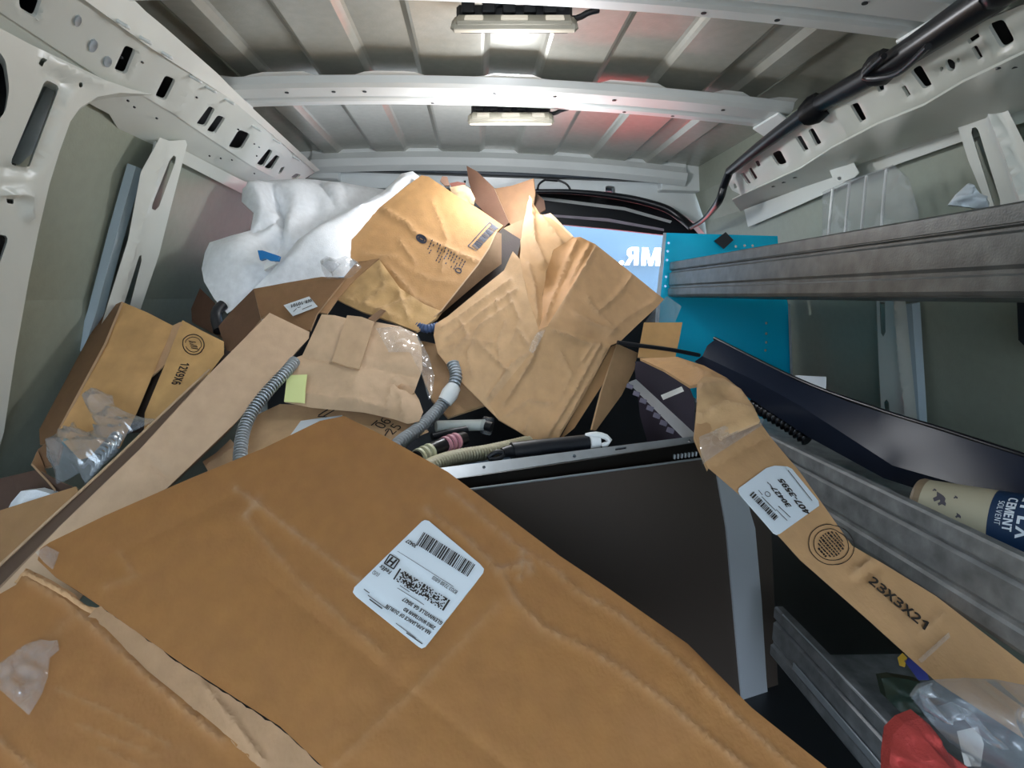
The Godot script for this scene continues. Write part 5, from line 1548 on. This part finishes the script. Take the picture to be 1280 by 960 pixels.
	sheet(st, [[468, 402, 1.40], [482, 388, 1.43], [476, 386, 1.44], [460, 398, 1.40]], card(128, 96, 68, {"thick": 0.004}))
	put("strip_end", st, M.cardboard, o)
	st = begin()
	sheet(st, [[491, 484, 1.31], [500, 478, 1.31], [512, 482, 1.305], [518, 490, 1.295], [514, 494, 1.29], [500, 490, 1.295]], card(196, 160, 124, {"thick": 0.012, "cell": 4.0, "fade": 3.0, "knots": [[505, 486, 0.01, 8]]}))
	put("rolled_lip", st, M.cardboard, o)
	st = begin()
	sheet(st, [[470, 410, 1.39], [500, 408, 1.41], [522, 418, 1.41], [536, 445, 1.36], [543, 470, 1.32], [541, 492, 1.28], [536, 500, 1.26], [528, 470, 1.33], [512, 440, 1.36], [486, 440, 1.35]], {"cell": 4.5, "thick": 0.0008, "amp": 0.014, "freq": 0.2, "ridge": true, "fade": 3.0})
	put("clear_film", st, M.clear, o)
	st = begin()
	sheet(st, [[359, 469, 1.255], [384, 468, 1.255], [382, 486, 1.235], [381, 504, 1.215], [367, 503, 1.215], [355, 502, 1.215]], {"cell": 5.0, "thick": 0.001, "amp": 0.002, "freq": 0.3, "fade": 2.0})
	put("yellow_label", st, M.yellow_paper, pkn).set_meta("label", "pale yellow label")
	settle(o)
	# lettered box below it
	o = thing("lettered_box", "tan box with black print, mostly buried under the crushed package and the largest box", "cardboard box")
	st = begin()
	var lt := sheet(st, lerpd([318, 520, 350, 505, 424, 508, 520, 520, 536, 540, 499, 556, 440, 640, 300, 640, 290, 590, 304, 556], [350, 507, 1.26], [520, 530, 1.24], [310, 570, 1.12]), card(196, 160, 120, {"cell": 8.0, "ext": 0.05, "fade": 4.0, "amp": 0.003, "freq": 0.06}))
	var ln := put("top_panel", st, M.cardboard, o)
	write(ln, lt, "25", 492, 537, 60, -48, 9.0, M.ink, false)
	write(ln, lt, "06", 479, 530.5, 60, -48, 9.0, M.ink, false)
	st = begin()
	strip(st, lt, 398, 520, 410, 512, 1.6)
	strip(st, lt, 403, 522, 418, 513, 1.4)
	strip(st, lt, 397, 521, 409, 522, 1.2)
	strip(st, lt, 464, 533, 472, 527, 1.4)
	strip(st, lt, 481, 545, 486, 538, 1.6)
	put("printed_mark", st, M.ink, ln)
	st = begin()
	sheet(st, lerpd([360, 548, 376, 526, 404, 522, 428, 519, 410, 534, 380, 552], [350, 507, 1.252], [520, 530, 1.232], [310, 570, 1.112]), {"cell": 6.0, "thick": 0.001, "fade": 0.0})
	put("paper_label", st, M.white_paper, ln).set_meta("label", "white paper label")
	settle(o)
	st = begin()
	sheet(st, [[253, 577, 1.14], [270, 566, 1.16], [288, 549, 1.18], [308, 571, 1.12], [290, 584, 1.08], [262, 592, 1.08]], card(196, 160, 122, {"thick": 0.006, "amp": 0.006, "freq": 0.2, "cell": 5.0, "creases": [[[258, 582, 296, 562], 0.004, 5.0]]}))
	tag(put("cardboard_scrap", st, M.cardboard), "crumpled tan scrap beside the grey hose, above the largest box", "scrap")
	# hoses
	st = begin()
	tube(st, [P(368, 452, 1.28), P(359, 463, 1.25), P(334, 490, 1.20), P(314, 517, 1.16), P(303, 545, 1.12), P(300, 585, 1.06), P(304, 620, 1.02)], 0.0125, 14, 0.0013, 0.0036, 0.0072)
	tag(put("drain_hose", st, M.grey_hose), "grey corrugated drain hose curving left of the crushed package", "hose")
	o = thing("drain_hose", "grey corrugated drain hose with a white sleeve, between the crushed package and the crushed box", "hose")
	st = begin()
	tube(st, [P(566, 455, 1.36), P(570, 472, 1.34), P(562, 492, 1.32), P(545, 515, 1.28), P(522, 537, 1.22), P(497, 556, 1.16), P(470, 590, 1.08)], 0.0145, 14, 0.0013, 0.0040, 0.0076)
	put("hose", st, M.grey_hose, o)
	st = begin()
	tube(st, [P(567, 484, 1.322), P(560, 496, 1.305), P(556, 502, 1.30)], [0.016, 0.019, 0.0165], 14)
	put("sleeve", st, M.white_plastic, o)
	settle(o)
	st = begin()
	tube(st, [P(522, 408, 1.50), P(534, 411, 1.49), P(548, 408, 1.50)], 0.012, 12, 0.002, 0.0024, 0.007, lin(70, 90, 130))
	tag(put("blue_hose", st, M.plain), "short dark blue ribbed hose glimpsed between the printed box and the crushed box", "hose")
	st = begin()
	sheet(st, [[522, 425, 1.52], [545, 430, 1.52], [575, 470, 1.46], [610, 505, 1.42], [560, 522, 1.36], [540, 500, 1.40], [528, 470, 1.45]], card(176, 138, 98, {"thick": 0.006, "creases": [[[536, 440, 556, 500], 0.004, 7.0]]}))
	tag(put("cardboard_sheet", st, M.cardboard), "brown cardboard panel in the shade behind the sleeved grey hose", "cardboard panel")
	# bottom right
	o = thing("clear_bag", "glossy clear plastic bag in the bottom right corner, on the narrow box", "plastic bag")
	st = begin()
	sheet(st, flat([1140, 872, 1150, 858, 1172, 852, 1210, 850, 1250, 852, 1290, 860, 1330, 880, 1330, 1000, 1230, 1000, 1215, 950, 1190, 930, 1165, 905], 0.53), {"cell": 6.0, "thick": 0.004, "amp": 0.035, "freq": 0.10, "ridge": true, "fade": 6.0, "knots": [[1220, 905, 0.03, 50]], "seed": 7})
	put("film", st, M.film, o)
	st = begin()
	sheet(st, flat([1148, 862, 1166, 854, 1158, 870, 1172, 884, 1190, 878, 1215, 890, 1240, 918, 1260, 932, 1236, 930, 1206, 900, 1180, 904, 1156, 888], 0.505), {"cell": 5.0, "thick": 0.001, "amp": 0.02, "freq": 0.2, "ridge": true, "fade": 3.0, "seed": 3})
	put("top_layer", st, M.film, o)
	st = begin()
	sheet(st, flat([1196, 914, 1222, 908, 1230, 930, 1226, 958, 1206, 958], 0.535), {"cell": 6.0, "ext": 0.01, "col": lin(180, 176, 170)})
	put("pale_insert", st, M.plain, o)
	settle(o)
	st = begin()
	sheet(st, flat([1112, 1000, 1112, 950, 1116, 918, 1130, 904, 1150, 896, 1162, 906, 1176, 934, 1196, 950, 1230, 975, 1240, 1010], 0.50), {"cell": 3.5, "thick": 0.012, "amp": 0.010, "freq": 0.5, "fade": 4.0, "oct": 3, "knots": [[1150, 930, 0.025, 30]], "creases": [[[1118, 930, 1140, 918, 1160, 930, 1176, 952], 0.014, 12.0], [[1120, 955, 1150, 945, 1185, 965], 0.012, 11.0], [[1136, 905, 1146, 925, 1142, 950], 0.010, 9.0], [[1190, 960, 1210, 985], 0.010, 9.0]]})
	tag(put("red_cloth", st, M.red_cloth), "crumpled red cloth at the bottom right below the clear bag", "cloth")
	st = begin()
	sheet(st, flat([1102, 848, 1116, 846, 1150, 852, 1156, 872, 1170, 900, 1150, 894, 1128, 892, 1108, 872], 0.62), {"cell": 6.0, "thick": 0.01, "amp": 0.016, "freq": 0.15, "ridge": true, "fade": 5.0, "col": lin(46, 60, 52)})
	tag(put("dark_pouch", st, M.plain), "dark green plastic pouch left of the clear bag", "pouch")
	o = thing("carton", "small blue and yellow carton in the dark gap below the narrow box", "carton")
	st = begin()
	sheet(st, flat([1130, 826, 1136, 822, 1158, 840, 1162, 850, 1148, 850], 0.70), {"cell": 5.0, "ext": 0.06, "col": lin(40, 48, 120)})
	put("body", st, M.plain, o)
	st = begin()
	sheet(st, flat([1122, 822, 1128, 816, 1134, 822, 1131, 834, 1124, 832], 0.70), {"cell": 5.0, "ext": 0.06, "col": lin(200, 160, 40)})
	put("yellow_end", st, M.plain, o)
	settle(o)
